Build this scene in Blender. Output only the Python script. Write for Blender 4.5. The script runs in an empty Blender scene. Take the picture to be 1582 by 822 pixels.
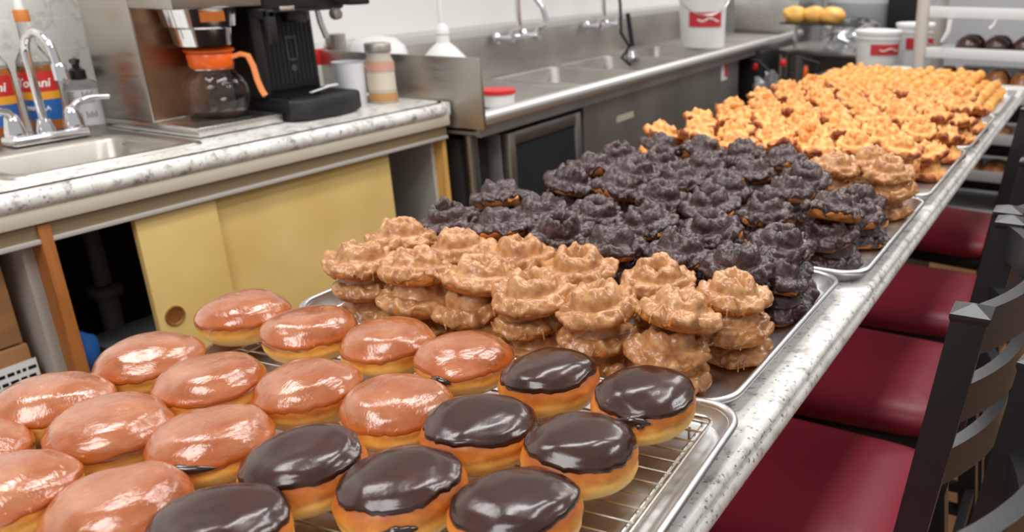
import bpy, bmesh, math, random
from mathutils import Vector, Matrix, Euler, noise
random.seed(7)
PI = math.pi
S = bpy.context.scene
COL = S.collection
ZC = 1.42                       # eye height; every D() height below is measured from the eye

def srgb(r, g, b):
    def c(v):
        v /= 255.0
        return v / 12.92 if v <= 0.04045 else ((v + 0.055) / 1.055) ** 2.4
    return (c(r), c(g), c(b), 1.0)

# ------------------------------------------------------------------ camera
cam_d = bpy.data.cameras.new('camera')
cam = bpy.data.objects.new('camera', cam_d)
COL.objects.link(cam)
S.camera = cam
cam_d.sensor_fit = 'HORIZONTAL'
cam_d.sensor_width = 36.0
cam_d.lens = 1323.5 / 1582.0 * 36.0
cam_d.shift_x = (791.0 - 1090.6) / 1582.0
cam_d.shift_y = (433.2 - 411.0) / 1582.0
Rw = ((0.90945501, 0.41576723, 0.00540292), (0.15039801, -0.31681296, -0.93648811), (-0.38764936, 0.85250639, -0.3506577))
cx, cy, cz = Vector(Rw[0]), -Vector(Rw[1]), -Vector(Rw[2])
m = Matrix((cx, cy, cz)).transposed().to_4x4()
m.translation = Vector((0, 0, ZC))
cam.matrix_world = m
cam_d.clip_start = 0.02
cam_d.dof.use_dof = True
cam_d.dof.focus_distance = 0.92
cam_d.dof.aperture_fstop = 6.5

# ------------------------------------------------------------------ light and exposure
w = bpy.data.worlds.new('world')
S.world = w
w.use_nodes = True
w.node_tree.nodes['Background'].inputs[0].default_value = (1.0, 0.985, 0.96, 1)
w.node_tree.nodes['Background'].inputs[1].default_value = 0.52
S.view_settings.view_transform = 'Standard'
S.view_settings.look = 'None'
S.view_settings.exposure = 0.0
S.view_settings.gamma = 1.0
S.view_settings.use_curve_mapping = False

def add_panel_or_fill(x, y, sx, sy, power, z=2.65):
    l = bpy.data.lights.new('panel_or_fill_lamp', 'AREA')
    l.shape = 'RECTANGLE'
    l.size, l.size_y = sx, sy
    l.energy = power
    l.color = (1.0, 0.985, 0.96)
    o = bpy.data.objects.new('panel_or_fill_lamp', l)
    o.location = (x, y, z)
    COL.objects.link(o)
for (x, y, sx, sy, p) in ((-0.95, 1.5, 0.25, 1.2, 14), (-0.25, 1.7, 0.25, 1.2, 12), (-0.7, 3.6, 0.6, 1.2, 15), (-0.6, -0.7, 0.9, 1.2, 30),  # last one here: soft fill added behind the camera, no known source
                          (-1.3, 5.4, 1.2, 0.6, 26), (1.0, 2.2, 0.6, 1.2, 26), (-1.7, 0.7, 0.6, 0.6, 12)):  # last one: fill lamp added to brighten the left tile and counter
    add_panel_or_fill(x, y, sx, sy, p)

# ------------------------------------------------------------------ materials
def mat(name, base, rough=0.5, metal=0.0, coat=0.0, spec=0.5):
    mt = bpy.data.materials.new(name)
    mt.use_nodes = True
    b = mt.node_tree.nodes['Principled BSDF']
    b.inputs['Base Color'].default_value = base
    b.inputs['Roughness'].default_value = rough
    b.inputs['Metallic'].default_value = metal
    b.inputs['Coat Weight'].default_value = coat
    b.inputs['Coat Roughness'].default_value = 0.08
    b.inputs['Specular IOR Level'].default_value = spec
    return mt

class NT:
    def __init__(s, mt):
        s.t = mt.node_tree
        s.b = s.t.nodes['Principled BSDF']
    def n(s, kind, **kw):
        nd = s.t.nodes.new(kind)
        for k, v in kw.items():
            if hasattr(nd, k):
                setattr(nd, k, v)
            else:
                nd.inputs[k].default_value = v
        return nd
    def l(s, a, b):
        s.t.links.new(a, b)
    def coord(s, out='Object', scale=(1, 1, 1)):
        tc = s.n('ShaderNodeTexCoord')
        mp = s.n('ShaderNodeMapping')
        mp.inputs['Scale'].default_value = scale
        s.l(tc.outputs[out], mp.inputs[0])
        return mp.outputs[0]
    def noise(s, vec, scale, detail=3, rough=0.5):
        nd = s.n('ShaderNodeTexNoise')
        nd.inputs['Scale'].default_value = scale
        nd.inputs['Detail'].default_value = detail
        nd.inputs['Roughness'].default_value = rough
        s.l(vec, nd.inputs['Vector'])
        return nd.outputs[0]
    def ramp(s, fac, stops, interp='LINEAR'):
        r = s.n('ShaderNodeValToRGB')
        r.color_ramp.interpolation = interp
        e = r.color_ramp.elements
        while len(e) < len(stops):
            e.new(0.5)
        for i, (p, c) in enumerate(stops):
            e[i].position = p
            e[i].color = c if len(c) == 4 else (*c, 1)
        s.l(fac, r.inputs[0])
        return r.outputs[0]
    def mix(s, fac, a, b, mode='MIX'):
        nd = s.n('ShaderNodeMix')
        nd.data_type = 'RGBA'
        nd.blend_type = mode
        if isinstance(fac, float):
            nd.inputs[0].default_value = fac
        else:
            s.l(fac, nd.inputs[0])
        for v, k in ((a, 6), (b, 7)):
            if isinstance(v, tuple):
                nd.inputs[k].default_value = v
            else:
                s.l(v, nd.inputs[k])
        return nd.outputs[2]
    def bump(s, h, strength=0.3, dist=0.002):
        nd = s.n('ShaderNodeBump')
        nd.inputs['Strength'].default_value = strength
        nd.inputs['Distance'].default_value = dist
        s.l(h, nd.inputs['Height'])
        s.l(nd.outputs[0], s.b.inputs['Normal'])
        s.l(nd.outputs[0], s.b.inputs['Coat Normal'])
        return nd
    def attr(s, name):
        a = s.n('ShaderNodeAttribute')
        a.attribute_name = name
        return a.outputs['Fac']
    def scalar_ramp(s, fac, p0, v0, p1, v1):
        return s.ramp(fac, ((p0, (v0, v0, v0)), (p1, (v1, v1, v1))))

M = {}
def granite(name):
    mt = mat(name, srgb(215, 212, 205), 0.28)
    N = NT(mt)
    v = N.coord()
    a = N.noise(v, 38, 6, 0.65)
    b = N.noise(v, 140, 3, 0.6)
    c = N.noise(v, 9, 3, 0.5)
    base = N.ramp(a, ((0.32, srgb(150, 145, 140)), (0.40, srgb(206, 203, 198)), (0.47, srgb(236, 234, 229)), (0.68, srgb(245, 243, 239)), (0.78, srgb(208, 198, 184))))
    sp = N.ramp(b, ((0.34, srgb(70, 70, 74)), (0.40, (1, 1, 1, 1))))
    vein = N.ramp(c, ((0.42, (1, 1, 1, 1)), (0.55, (0.86, 0.85, 0.83, 1)), (0.62, (1, 1, 1, 1))))
    x = N.mix(0.75, base, sp, 'MULTIPLY')
    N.l(N.mix(1.0, x, vein, 'MULTIPLY'), N.b.inputs['Base Color'])
    return mt
M['granite'] = granite('white_speckled_granite')

def steel(name, col, rough, streak=(2, 60, 60), amt=0.12):
    mt = mat(name, col, rough, 1.0)
    N = NT(mt)
    v = N.coord(scale=streak)
    a = N.noise(v, 6, 4, 0.6)
    N.l(N.scalar_ramp(a, 0.3, max(rough - amt, 0.03), 0.7, rough + amt), N.b.inputs['Roughness'])
    v2 = N.coord()
    b = N.noise(v2, 3.5, 3, 0.5)
    c2 = tuple(x * 0.78 for x in col[:3]) + (1,)
    N.l(N.ramp(b, ((0.35, c2), (0.65, col))), N.b.inputs['Base Color'])
    return mt
M['steel'] = steel('brushed_steel', srgb(196, 190, 182), 0.38)
M['steel_dark'] = steel('dull_steel', srgb(196, 190, 184), 0.5)
M['steel_light'] = steel('bright_steel', srgb(222, 220, 216), 0.28)
M['tray'] = steel('aluminium_tray', srgb(218, 218, 218), 0.40, (8, 8, 8), 0.05)
M['wire'] = mat('wire_rack_steel', srgb(214, 210, 202), 0.25, 1.0)
M['chrome'] = mat('chrome', srgb(225, 225, 228), 0.08, 1.0)
M['black'] = mat('black_plastic', srgb(30, 29, 30), 0.38)
M['black_matt'] = mat('matt_black_plastic', srgb(24, 23, 24), 0.6)
M['rubber'] = mat('black_rubber', srgb(20, 20, 22), 0.7)
M['orange'] = mat('orange_plastic', srgb(246, 104, 30), 0.3, coat=0.3)
M['orange_light'] = mat('pale_orange_plastic', srgb(250, 150, 90), 0.35)
M['white'] = mat('white_plastic', srgb(238, 238, 236), 0.4)
M['white_gloss'] = mat('white_ceramic', srgb(232, 232, 236), 0.2)
M['red'] = mat('red_plastic', srgb(222, 42, 48), 0.4)
M['red_label'] = mat('red_label', srgb(205, 52, 62), 0.5)
M['cream_wood'] = mat('cream_painted_wood', srgb(206, 195, 178), 0.5)
M['grey_board'] = mat('grey_laminate', srgb(188, 182, 176), 0.55)
M['tan_board'] = mat('tan_laminate', srgb(150, 130, 100), 0.55)
M['steel_side'] = M['steel']

def yellow_lam():
    mt = mat('yellow_laminate', srgb(212, 180, 110), 0.45)
    N = NT(mt)
    a = N.noise(N.coord(scale=(1, 1, 1)), 5, 3, 0.5)
    N.l(N.ramp(a, ((0.3, srgb(216, 182, 108)), (0.7, srgb(230, 198, 128)))), N.b.inputs['Base Color'])
    return mt
M['yellow'] = yellow_lam()

def wood(name, c1, c2, scale=(30, 30, 2)):
    mt = mat(name, c1, 0.5)
    N = NT(mt)
    a = N.noise(N.coord(scale=scale), 3, 5, 0.6)
    N.l(N.ramp(a, ((0.3, c1), (0.7, c2))), N.b.inputs['Base Color'])
    return mt
M['wood_post'] = wood('orange_wood', srgb(150, 88, 36), srgb(180, 112, 52))
M['pine'] = wood('pine_edge', srgb(205, 150, 70), srgb(226, 176, 96))
M['cardboard'] = wood('cardboard', srgb(158, 112, 72), srgb(176, 130, 88), (3, 3, 20))
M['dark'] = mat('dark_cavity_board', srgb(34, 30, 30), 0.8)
M['bar_body'] = mat('dark_brown_panel', srgb(40, 28, 24), 0.6)

def floor_mat():
    mt = mat('wood_look_floor', srgb(150, 112, 76), 0.35)
    N = NT(mt)
    v = N.coord(scale=(1, 1, 1))
    br = N.n('ShaderNodeTexBrick')
    br.inputs['Scale'].default_value = 1.0
    br.inputs['Brick Width'].default_value = 0.9
    br.inputs['Row Height'].default_value = 0.15
    br.inputs['Mortar Size'].default_value = 0.003
    br.inputs['Color1'].default_value = srgb(176, 132, 92)
    br.inputs['Color2'].default_value = srgb(148, 104, 66)
    br.inputs['Mortar'].default_value = srgb(70, 50, 36)
    N.l(v, br.inputs['Vector'])
    a = N.noise(N.coord(scale=(4, 40, 1)), 3, 5, 0.6)
    g = N.ramp(a, ((0.3, (0.72, 0.7, 0.68, 1)), (0.7, (1.1, 1.08, 1.05, 1))))
    N.l(N.mix(1.0, br.outputs[0], g, 'MULTIPLY'), N.b.inputs['Base Color'])
    return mt
M['floor'] = floor_mat()

def tile_mat():
    mt = mat('marble_tile', srgb(235, 232, 226), 0.2)
    N = NT(mt)
    tc = N.n('ShaderNodeTexCoord')
    sep = N.n('ShaderNodeSeparateXYZ')
    cmb = N.n('ShaderNodeCombineXYZ')
    N.l(tc.outputs['Object'], sep.inputs[0])
    N.l(sep.outputs[1], cmb.inputs[0])
    N.l(sep.outputs[2], cmb.inputs[1])
    br = N.n('ShaderNodeTexBrick')
    br.inputs['Scale'].default_value = 1.0
    br.inputs['Brick Width'].default_value = 0.15
    br.inputs['Row Height'].default_value = 0.075
    br.inputs['Mortar Size'].default_value = 0.0018
    br.inputs['Color1'].default_value = srgb(238, 236, 230)
    br.inputs['Color2'].default_value = srgb(230, 228, 222)
    br.inputs['Mortar'].default_value = srgb(242, 240, 234)
    N.l(cmb.outputs[0], br.inputs['Vector'])
    a = N.noise(N.coord(), 9, 5, 0.6)
    g = N.ramp(a, ((0.46, (1, 1, 1, 1)), (0.5, (0.74, 0.74, 0.76, 1)), (0.54, (1, 1, 1, 1))))
    N.l(N.mix(0.8, br.outputs[0], g, 'MULTIPLY'), N.b.inputs['Base Color'])
    return mt
M['tile'] = tile_mat()
M['wall'] = mat('white_paint', srgb(236, 235, 232), 0.7)
M['wall_grey'] = mat('grey_paint', srgb(206, 208, 212), 0.7)

def leather():
    mt = mat('burgundy_vinyl', srgb(124, 26, 42), 0.40)
    N = NT(mt)
    v = N.coord()
    a = N.noise(v, 260, 2, 0.5)
    N.bump(a, 0.12, 0.001)
    b = N.noise(v, 5, 3, 0.5)
    N.l(N.ramp(b, ((0.3, srgb(146, 34, 56)), (0.7, srgb(158, 42, 62)))), N.b.inputs['Base Color'])
    return mt
M['vinyl'] = leather()

def chair_metal():
    mt = mat('black_powdercoat', srgb(38, 36, 37), 0.3)
    N = NT(mt)
    a = N.noise(N.coord(), 500, 2, 0.5)
    N.bump(a, 0.15, 0.0008)
    return mt
M['chair'] = chair_metal()

def dough_fried():
    """old-fashioned dough; 'tone' 0 = pale inside of a crack, 1 = browned ridge"""
    mt = mat('fried_dough', srgb(230, 160, 80), 0.55)
    N = NT(mt)
    v = N.coord()
    t = N.attr('tone')
    a = N.noise(v, 90, 4, 0.6)
    ad = N.n('ShaderNodeMath', operation='ADD')
    N.l(t, ad.inputs[0])
    sc = N.n('ShaderNodeMath', operation='MULTIPLY_ADD')
    N.l(a, sc.inputs[0]); sc.inputs[1].default_value = 0.8; sc.inputs[2].default_value = -0.40
    N.l(sc.outputs[0], ad.inputs[1])
    N.l(N.ramp(ad.outputs[0], ((0.05, srgb(240, 184, 112)), (0.34, srgb(226, 152, 82)), (0.55, srgb(196, 114, 54)), (0.85, srgb(128, 62, 24)))), N.b.inputs['Base Color'])
    N.bump(a, 0.5, 0.002)
    N.b.inputs['Subsurface Weight'].default_value = 0.12
    N.b.inputs['Subsurface Radius'].default_value = (0.01, 0.005, 0.002)
    N.b.inputs['Subsurface Scale'].default_value = 0.5
    return mt
M['fried'] = dough_fried()

def dough_under():
    mt = mat('browned_dough', srgb(190, 112, 48), 0.6)
    N = NT(mt)
    a = N.noise(N.coord(), 70, 4, 0.6)
    N.l(N.ramp(a, ((0.3, srgb(150, 78, 30)), (0.5, srgb(196, 118, 52)), (0.7, srgb(224, 152, 78)))), N.b.inputs['Base Color'])
    N.bump(a, 0.5, 0.002)
    return mt
M['under'] = dough_under()

def hole_dough():
    mt = mat('pale_golden_dough', srgb(246, 184, 92), 0.45)
    N = NT(mt)
    t = N.attr('tone')
    N.l(N.ramp(t, ((0.1, srgb(242, 184, 100)), (0.5, srgb(230, 158, 70)), (0.9, srgb(198, 114, 46)))), N.b.inputs['Base Color'])
    N.bump(N.noise(N.coord(), 120, 3, 0.6), 0.3, 0.0015)
    return mt
M['hole'] = hole_dough()

def glaze(name, c_lo, c_mid, c_hi, rough, bumpy, coat=0.5, wrinkle=70):
    mt = mat(name, c_mid, rough, coat=coat)
    N = NT(mt)
    v = N.coord()
    a = N.noise(v, wrinkle, 4, 0.55)
    b = N.noise(v, 260, 3, 0.5)
    N.l(N.ramp(a, ((0.3, c_lo), (0.5, c_mid), (0.72, c_hi))), N.b.inputs['Base Color'])
    s = N.n('ShaderNodeMath', operation='MULTIPLY_ADD')
    N.l(b, s.inputs[0]); s.inputs[1].default_value = 0.3
    N.l(a, s.inputs[2])
    N.bump(s.outputs[0], bumpy, 0.003)
    return mt
M['maple'] = glaze('maple_glaze', srgb(154, 100, 56), srgb(184, 128, 78), srgb(210, 162, 110), 0.33, 0.3, 0.3)
M['choc'] = glaze('chocolate_glaze', srgb(44, 24, 22), srgb(60, 37, 34), srgb(90, 66, 66), 0.34, 0.6, 0.3, 120)
M['choc_smooth'] = glaze('smooth_chocolate_icing', srgb(46, 22, 15), srgb(56, 29, 21), srgb(66, 36, 27), 0.22, 0.12, 0.3, 30)
M['choc_smooth'].node_tree.nodes['Principled BSDF'].inputs['Specular IOR Level'].default_value = 0.4
M['filling'] = mat('dark_chocolate_filling', srgb(44, 22, 20), 0.18, coat=0.6)

def glazed_top():
    mt = mat('sugar_glaze_on_dough', srgb(196, 118, 76), 0.18, coat=0.9)
    N = NT(mt)
    v = N.coord()
    a = N.noise(v, 22, 4, 0.6)
    b = N.noise(N.coord(scale=(1, 2.6, 1.5)), 65, 4, 0.6)
    wv = N.noise(v, 240, 3, 0.6)
    base = N.ramp(a, ((0.3, srgb(152, 76, 34)), (0.5, srgb(168, 98, 58)), (0.72, srgb(188, 130, 98))))
    g = N.n('ShaderNodeSeparateXYZ')
    N.l(N.coord(), g.inputs[0])
    edge = N.scalar_ramp(g.outputs[2], 0.026, 0.0, 0.047, 1.0)
    edge_r = N.mix(edge, srgb(196, 98, 26), base)
    flake = N.ramp(b, ((0.66, (0, 0, 0, 1)), (0.74, (0.5, 0.5, 0.5, 1))))
    N.l(N.mix(flake, edge_r, srgb(238, 196, 164)), N.b.inputs['Base Color'])
    s = N.n('ShaderNodeMath', operation='MULTIPLY_ADD')
    N.l(wv, s.inputs[0]); s.inputs[1].default_value = 0.18
    N.l(b, s.inputs[2])
    N.bump(s.outputs[0], 0.30, 0.0025)
    N.b.inputs['Coat Roughness'].default_value = 0.12
    return mt
M['glazed'] = glazed_top()

def yeast_dough():
    mt = mat('yeast_dough', srgb(232, 170, 90), 0.5)
    N = NT(mt)
    v = N.coord()
    g = N.n('ShaderNodeSeparateXYZ')
    N.l(v, g.inputs[0])
    a = N.noise(v, 45, 4, 0.6)
    s = N.n('ShaderNodeMath', operation='MULTIPLY_ADD')
    N.l(a, s.inputs[0]); s.inputs[1].default_value = 0.022
    N.l(g.outputs[2], s.inputs[2])
    k = N.n('ShaderNodeMath', operation='MULTIPLY')
    N.l(s.outputs[0], k.inputs[0]); k.inputs[1].default_value = 17.5
    N.l(N.ramp(k.outputs[0], ((0.05, srgb(206, 118, 38)), (0.20, srgb(240, 156, 62)), (0.40, srgb(255, 212, 128)), (0.60, srgb(248, 186, 92)), (0.74, srgb(212, 130, 48)), (0.92, srgb(176, 90, 30)))), N.b.inputs['Base Color'])
    N.bump(N.noise(v, 110, 4, 0.65), 0.35, 0.002)
    N.b.inputs['Subsurface Weight'].default_value = 0.15
    N.b.inputs['Subsurface Radius'].default_value = (0.01, 0.005, 0.002)
    N.b.inputs['Subsurface Scale'].default_value = 0.5
    N.b.inputs['Coat Weight'].default_value = 0.25
    N.b.inputs['Coat Roughness'].default_value = 0.2
    return mt
M['yeast'] = yeast_dough()

def glass(name, col, alpha=None, rough=0.02):
    mt = mat(name, col, rough)
    mt.node_tree.nodes['Principled BSDF'].inputs['Transmission Weight'].default_value = 1.0
    mt.node_tree.nodes['Principled BSDF'].inputs['IOR'].default_value = 1.3
    return mt
M['glass'] = glass('clear_glass', (0.96, 0.97, 0.97, 1))
M['film'] = glass('plastic_film', (0.93, 0.94, 0.96, 1), rough=0.25)
M['syrup'] = glass('amber_syrup', srgb(214, 130, 60), rough=0.05)
M['clear_soap'] = glass('clear_soap', srgb(226, 228, 230), rough=0.2)

# ------------------------------------------------------------------ object helpers
def tag(o, label=None, cat=None, group=None, kind=None):
    if label: o['label'] = label
    if cat: o['category'] = cat
    if group: o['group'] = group
    if kind: o['kind'] = kind
    return o
def empty(name, loc=(0, 0, 0), rz=0.0, label=None, cat=None, group=None):
    o = bpy.data.objects.new(name, None)
    o.location = loc
    o.rotation_euler = (0, 0, rz)
    o.empty_display_size = 0.05
    COL.objects.link(o)
    return tag(o, label, cat, group)
def D(x, y, dz):
    return Vector((x, y, ZC + dz))

class MB:
    def __init__(s):
        s.bm = bmesh.new()
    def box(s, x0, x1, y0, y1, z0, z1, bev=0.0, seg=2, rot=None):
        g = bmesh.ops.create_cube(s.bm, size=1.0)
        vs = g['verts']
        c = Vector(((x0 + x1) / 2, (y0 + y1) / 2, (z0 + z1) / 2))
        bmesh.ops.scale(s.bm, vec=(abs(x1 - x0), abs(y1 - y0), abs(z1 - z0)), verts=vs)
        if bev > 0:
            es = list({e for v in vs for e in v.link_edges})
            r = bmesh.ops.bevel(s.bm, geom=es, offset=bev, segments=seg, affect='EDGES', profile=0.5)
            vs = list({v for f in r['faces'] for v in f.verts} | {v for v in vs if v.is_valid})
        mt = Matrix.Translation(c)
        if rot is not None:
            mt = mt @ rot.to_4x4()
        bmesh.ops.transform(s.bm, matrix=mt, verts=vs)
        return s
    def grid(s, rows, close_u=False, close_v=False):
        """rows: list of lists of points"""
        V = [[s.bm.verts.new(p) for p in r] for r in rows]
        nr, nc = len(V), len(V[0])
        for i in range(nr if close_u else nr - 1):
            for j in range(nc if close_v else nc - 1):
                a, b, c, d = V[i][j], V[i][(j + 1) % nc], V[(i + 1) % nr][(j + 1) % nc], V[(i + 1) % nr][j]
                try:
                    s.bm.faces.new((a, b, c, d))
                except ValueError:
                    pass
        return V
    def lathe(s, prof, seg=32, c=(0, 0, 0), cap=True, axis=None):
        rows = []
        for k in range(seg):
            a = 2 * PI * k / seg
            rows.append([Vector((r * math.cos(a), r * math.sin(a), z)) for r, z in prof])
        if axis is not None:
            q = Vector((0, 0, 1)).rotation_difference(Vector(axis).normalized()).to_matrix()
            rows = [[q @ p for p in r] for r in rows]
        rows = [[p + Vector(c) for p in r] for r in rows]
        V = s.grid(rows, close_u=True)
        if cap:
            for j in (0, len(prof) - 1):
                if prof[j][0] > 1e-5:
                    try:
                        s.bm.faces.new([V[k][j] for k in range(seg)])
                    except ValueError:
                        pass
        bmesh.ops.remove_doubles(s.bm, verts=[v for r in V for v in r], dist=1e-6)
        return s
    def tube(s, pts, r, seg=8, closed=False, cap=True):
        pts = [Vector(p) for p in pts]
        n = len(pts)
        rad = r if isinstance(r, (list, tuple)) else [r] * n
        tang = []
        for i in range(n):
            if closed:
                t = pts[(i + 1) % n] - pts[i - 1]
            else:
                t = pts[min(i + 1, n - 1)] - pts[max(i - 1, 0)]
            tang.append(t.normalized())
        up = Vector((0, 0, 1)) if abs(tang[0].z) < 0.9 else Vector((1, 0, 0))
        nrm = (up - tang[0] * up.dot(tang[0])).normalized()
        rows = []
        for i in range(n):
            nrm = (nrm - tang[i] * nrm.dot(tang[i])).normalized()
            bn = tang[i].cross(nrm)
            rows.append([pts[i] + (nrm * math.cos(2 * PI * k / seg) + bn * math.sin(2 * PI * k / seg)) * rad[i] for k in range(seg)])
        V = s.grid(rows, close_u=closed, close_v=True)
        if cap and not closed:
            s.bm.faces.new(V[0]); s.bm.faces.new(V[-1])
        return s
    def strip(s, pts, w, h, up=(0, 0, 1)):
        """rectangular bar swept along pts; w across, h along up"""
        pts = [Vector(p) for p in pts]
        rows = []
        up = Vector(up)
        for i in range(len(pts)):
            t = (pts[min(i + 1, len(pts) - 1)] - pts[max(i - 1, 0)]).normalized()
            sd = t.cross(up).normalized()
            u = sd.cross(t).normalized()
            rows.append([pts[i] + sd * a * w / 2 + u * b * h / 2 for a, b in ((-1, -1), (1, -1), (1, 1), (-1, 1))])
        V = s.grid(rows, close_v=True)
        s.bm.faces.new(V[0]); s.bm.faces.new(V[-1])
        return s
    def blob(s, c, r, sub=3, amp=0.15, freq=1.0, seed=0):
        g = bmesh.ops.create_icosphere(s.bm, subdivisions=sub, radius=1.0)
        c = Vector(c); r = Vector(r)
        for v in g['verts']:
            k = 1 + amp * noise.noise(v.co * freq + Vector((seed * 3.1, seed * 1.7, 0)))
            v.co = Vector((v.co.x * r.x, v.co.y * r.y, v.co.z * r.z)) * k + c
        return s
    def mesh(s, name, material, smooth=True, angle=40):
        bmesh.ops.recalc_face_normals(s.bm, faces=s.bm.faces)
        me = bpy.data.meshes.new(name)
        s.bm.to_mesh(me)
        s.bm.free()
        if material: me.materials.append(material)
        if smooth:
            me.polygons.foreach_set('use_smooth', [True] * len(me.polygons))
            if angle: me.set_sharp_from_angle(angle=math.radians(angle))
        return me
    def build(s, name, material, parent=None, loc=None, smooth=True, angle=40):
        o = bpy.data.objects.new(name, s.mesh(name, material, smooth, angle))
        COL.objects.link(o)
        if parent: o.parent = parent
        if loc is not None: o.location = loc
        return o
def struct(name, mb, material):
    return tag(mb.build(name, material), kind='structure')

def rrect(x0, x1, y0, y1, r, n=8):
    P = []
    for (cx_, cy_, a0) in ((x1 - r, y1 - r, 0), (x0 + r, y1 - r, 90), (x0 + r, y0 + r, 180), (x1 - r, y0 + r, 270)):
        for k in range(n + 1):
            a = math.radians(a0 + 90 * k / n)
            P.append((cx_ + r * math.cos(a), cy_ + r * math.sin(a)))
    return P

def text_mesh(body, size, depth=0.0004, shear=0.0, bold=0.0):
    cu = bpy.data.curves.new('lettering', 'FONT')
    cu.body = body
    cu.size = size
    cu.shear = shear
    cu.offset = bold
    cu.extrude = depth
    cu.align_x = 'CENTER'
    cu.align_y = 'CENTER'
    o = bpy.data.objects.new('lettering', cu)
    COL.objects.link(o)
    dg = bpy.context.evaluated_depsgraph_get()
    me = bpy.data.meshes.new_from_object(o.evaluated_get(dg))
    COL.objects.unlink(o)
    bpy.data.objects.remove(o)
    return me
def flat_text(name, body, size, material, parent, loc, rot, **kw):
    me = text_mesh(body, size, **kw)
    me.materials.clear(); me.materials.append(material)
    o = bpy.data.objects.new(name, me)
    COL.objects.link(o)
    o.parent = parent; o.location = loc; o.rotation_euler = rot
    return o
def wrap_text(name, body, size, material, parent, r, z, ang, **kw):
    """lettering bent round a cylinder of radius r about the parent's own axis, centred at angle ang"""
    me = text_mesh(body, size, **kw)
    for v in me.vertices:
        x, y, d = v.co
        a = ang + x / r
        rr = r + 0.0003 + d
        v.co = Vector((rr * math.cos(a), rr * math.sin(a), z + y))
    me.materials.clear(); me.materials.append(material)
    o = bpy.data.objects.new(name, me)
    COL.objects.link(o)
    o.parent = parent
    return o
def label_band(name, material, parent, r, z0, z1, a0, a1, seg=24, t=0.0004):
    mb = MB()
    rows = []
    for k in range(seg + 1):
        a = a0 + (a1 - a0) * k / seg
        rows.append([Vector(((r + t) * math.cos(a), (r + t) * math.sin(a), z)) for z in (z0, z1)])
    mb.grid(rows)
    return mb.build(name, material, parent)

# ------------------------------------------------------------------ the room shell
FLOOR = 0.0
struct('floor', MB().box(-3.1, 3.2, -2.2, 8.0, -0.05, 0.0), M['floor'])
struct('wall_left', MB().box(-2.62, -2.42, -2.2, 2.07, 0.0, 2.7), M['wall'])
wf = struct('wall_far_left', MB().box(-0.95, -0.735, 0.0, 6.0, 0.0, 2.7), M['wall'])
wf.location = (-1.69, 2.07, 0)
wf.rotation_euler = (0, 0, math.atan2(0.197, 3.56))
struct('trim_1', MB().box(-2.42, -2.412, 0.3, 1.55, 1.015, 2.2), M['tile'])
struct('wall_back', MB().box(-3.1, 3.2, 7.0, 7.2, 0.0, 2.7), M['wall_grey'])

# ------------------------------------------------------------------ left counter
TL = ZC - 0.405                 # top of the left counter
base = empty('sink_base_cabinet', (-2.1, 1.3, 0), 0, 'yellow laminate sink cabinet with sliding doors under the left granite counter', 'cabinet')
X0 = -1.80
def pt(name, mb, m_, parent, world=True, **kw):
    o = mb.build(name, m_, parent, **kw)
    if world: o.matrix_parent_inverse = Matrix.Translation(-parent.location) if False else Matrix.Identity(4); o.location = -Vector(parent.location)
    return o
pt('rail', MB().box(-1.83, -1.79, -0.3, 2.03, ZC - 0.503, ZC - 0.471, 0.002), M['tan_board'], base)
pt('rail_lip', MB().box(-1.83, -1.785, -0.3, 2.03, ZC - 0.512, ZC - 0.503, 0.001), M['grey_board'], base)
pt('post', MB().box(-1.86, -1.79 + 0.006, 0.883, 0.905, 0.02, ZC - 0.476, 0.001), M['wood_post'], base)
pt('partition', MB().box(-2.40, -1.82, 0.862, 0.884, 0.02, ZC - 0.512), M['grey_board'], base)
d1 = MB().box(-1.815, -1.80, 1.07, 1.256, 0.04, ZC - 0.512, 0.001)
door_l = pt('sliding_door', d1, M['yellow'], base)
pull = MB().lathe([(0.0, 0.0006), (0.016, 0.0008), (0.0185, 0.0016), (0.0195, 0.003), (0.022, 0.0030), (0.0235, 0.0)], 28, axis=(1, 0, 0), c=(-1.7998, 1.108, ZC - 0.748), cap=False)
pt('finger_pull', pull, mat('bronze_pull', srgb(150, 96, 48), 0.4, 0.3), door_l).location = (0, 0, 0)
pt('sliding_door', MB().box(-1.832, -1.817, 1.245, 1.812, 0.04, ZC - 0.512, 0.001), M['yellow'], base)
pt('side_panel', MB().box(-2.40, -1.80, 2.018, 2.034, 0.02, ZC - 0.49, 0.001), M['pine'], base)
pt('inner_panel', MB().box(-2.40, -1.835, 2.004, 2.018, 0.02, ZC - 0.49), M['grey_board'], base)
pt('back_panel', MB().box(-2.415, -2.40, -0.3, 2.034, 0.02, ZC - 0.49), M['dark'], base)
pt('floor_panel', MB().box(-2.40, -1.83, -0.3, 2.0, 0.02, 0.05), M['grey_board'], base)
pt('shelf', MB().box(-2.40, -1.86, 0.91, 1.24, ZC - 0.87, ZC - 0.855), M['dark'], base)

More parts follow.
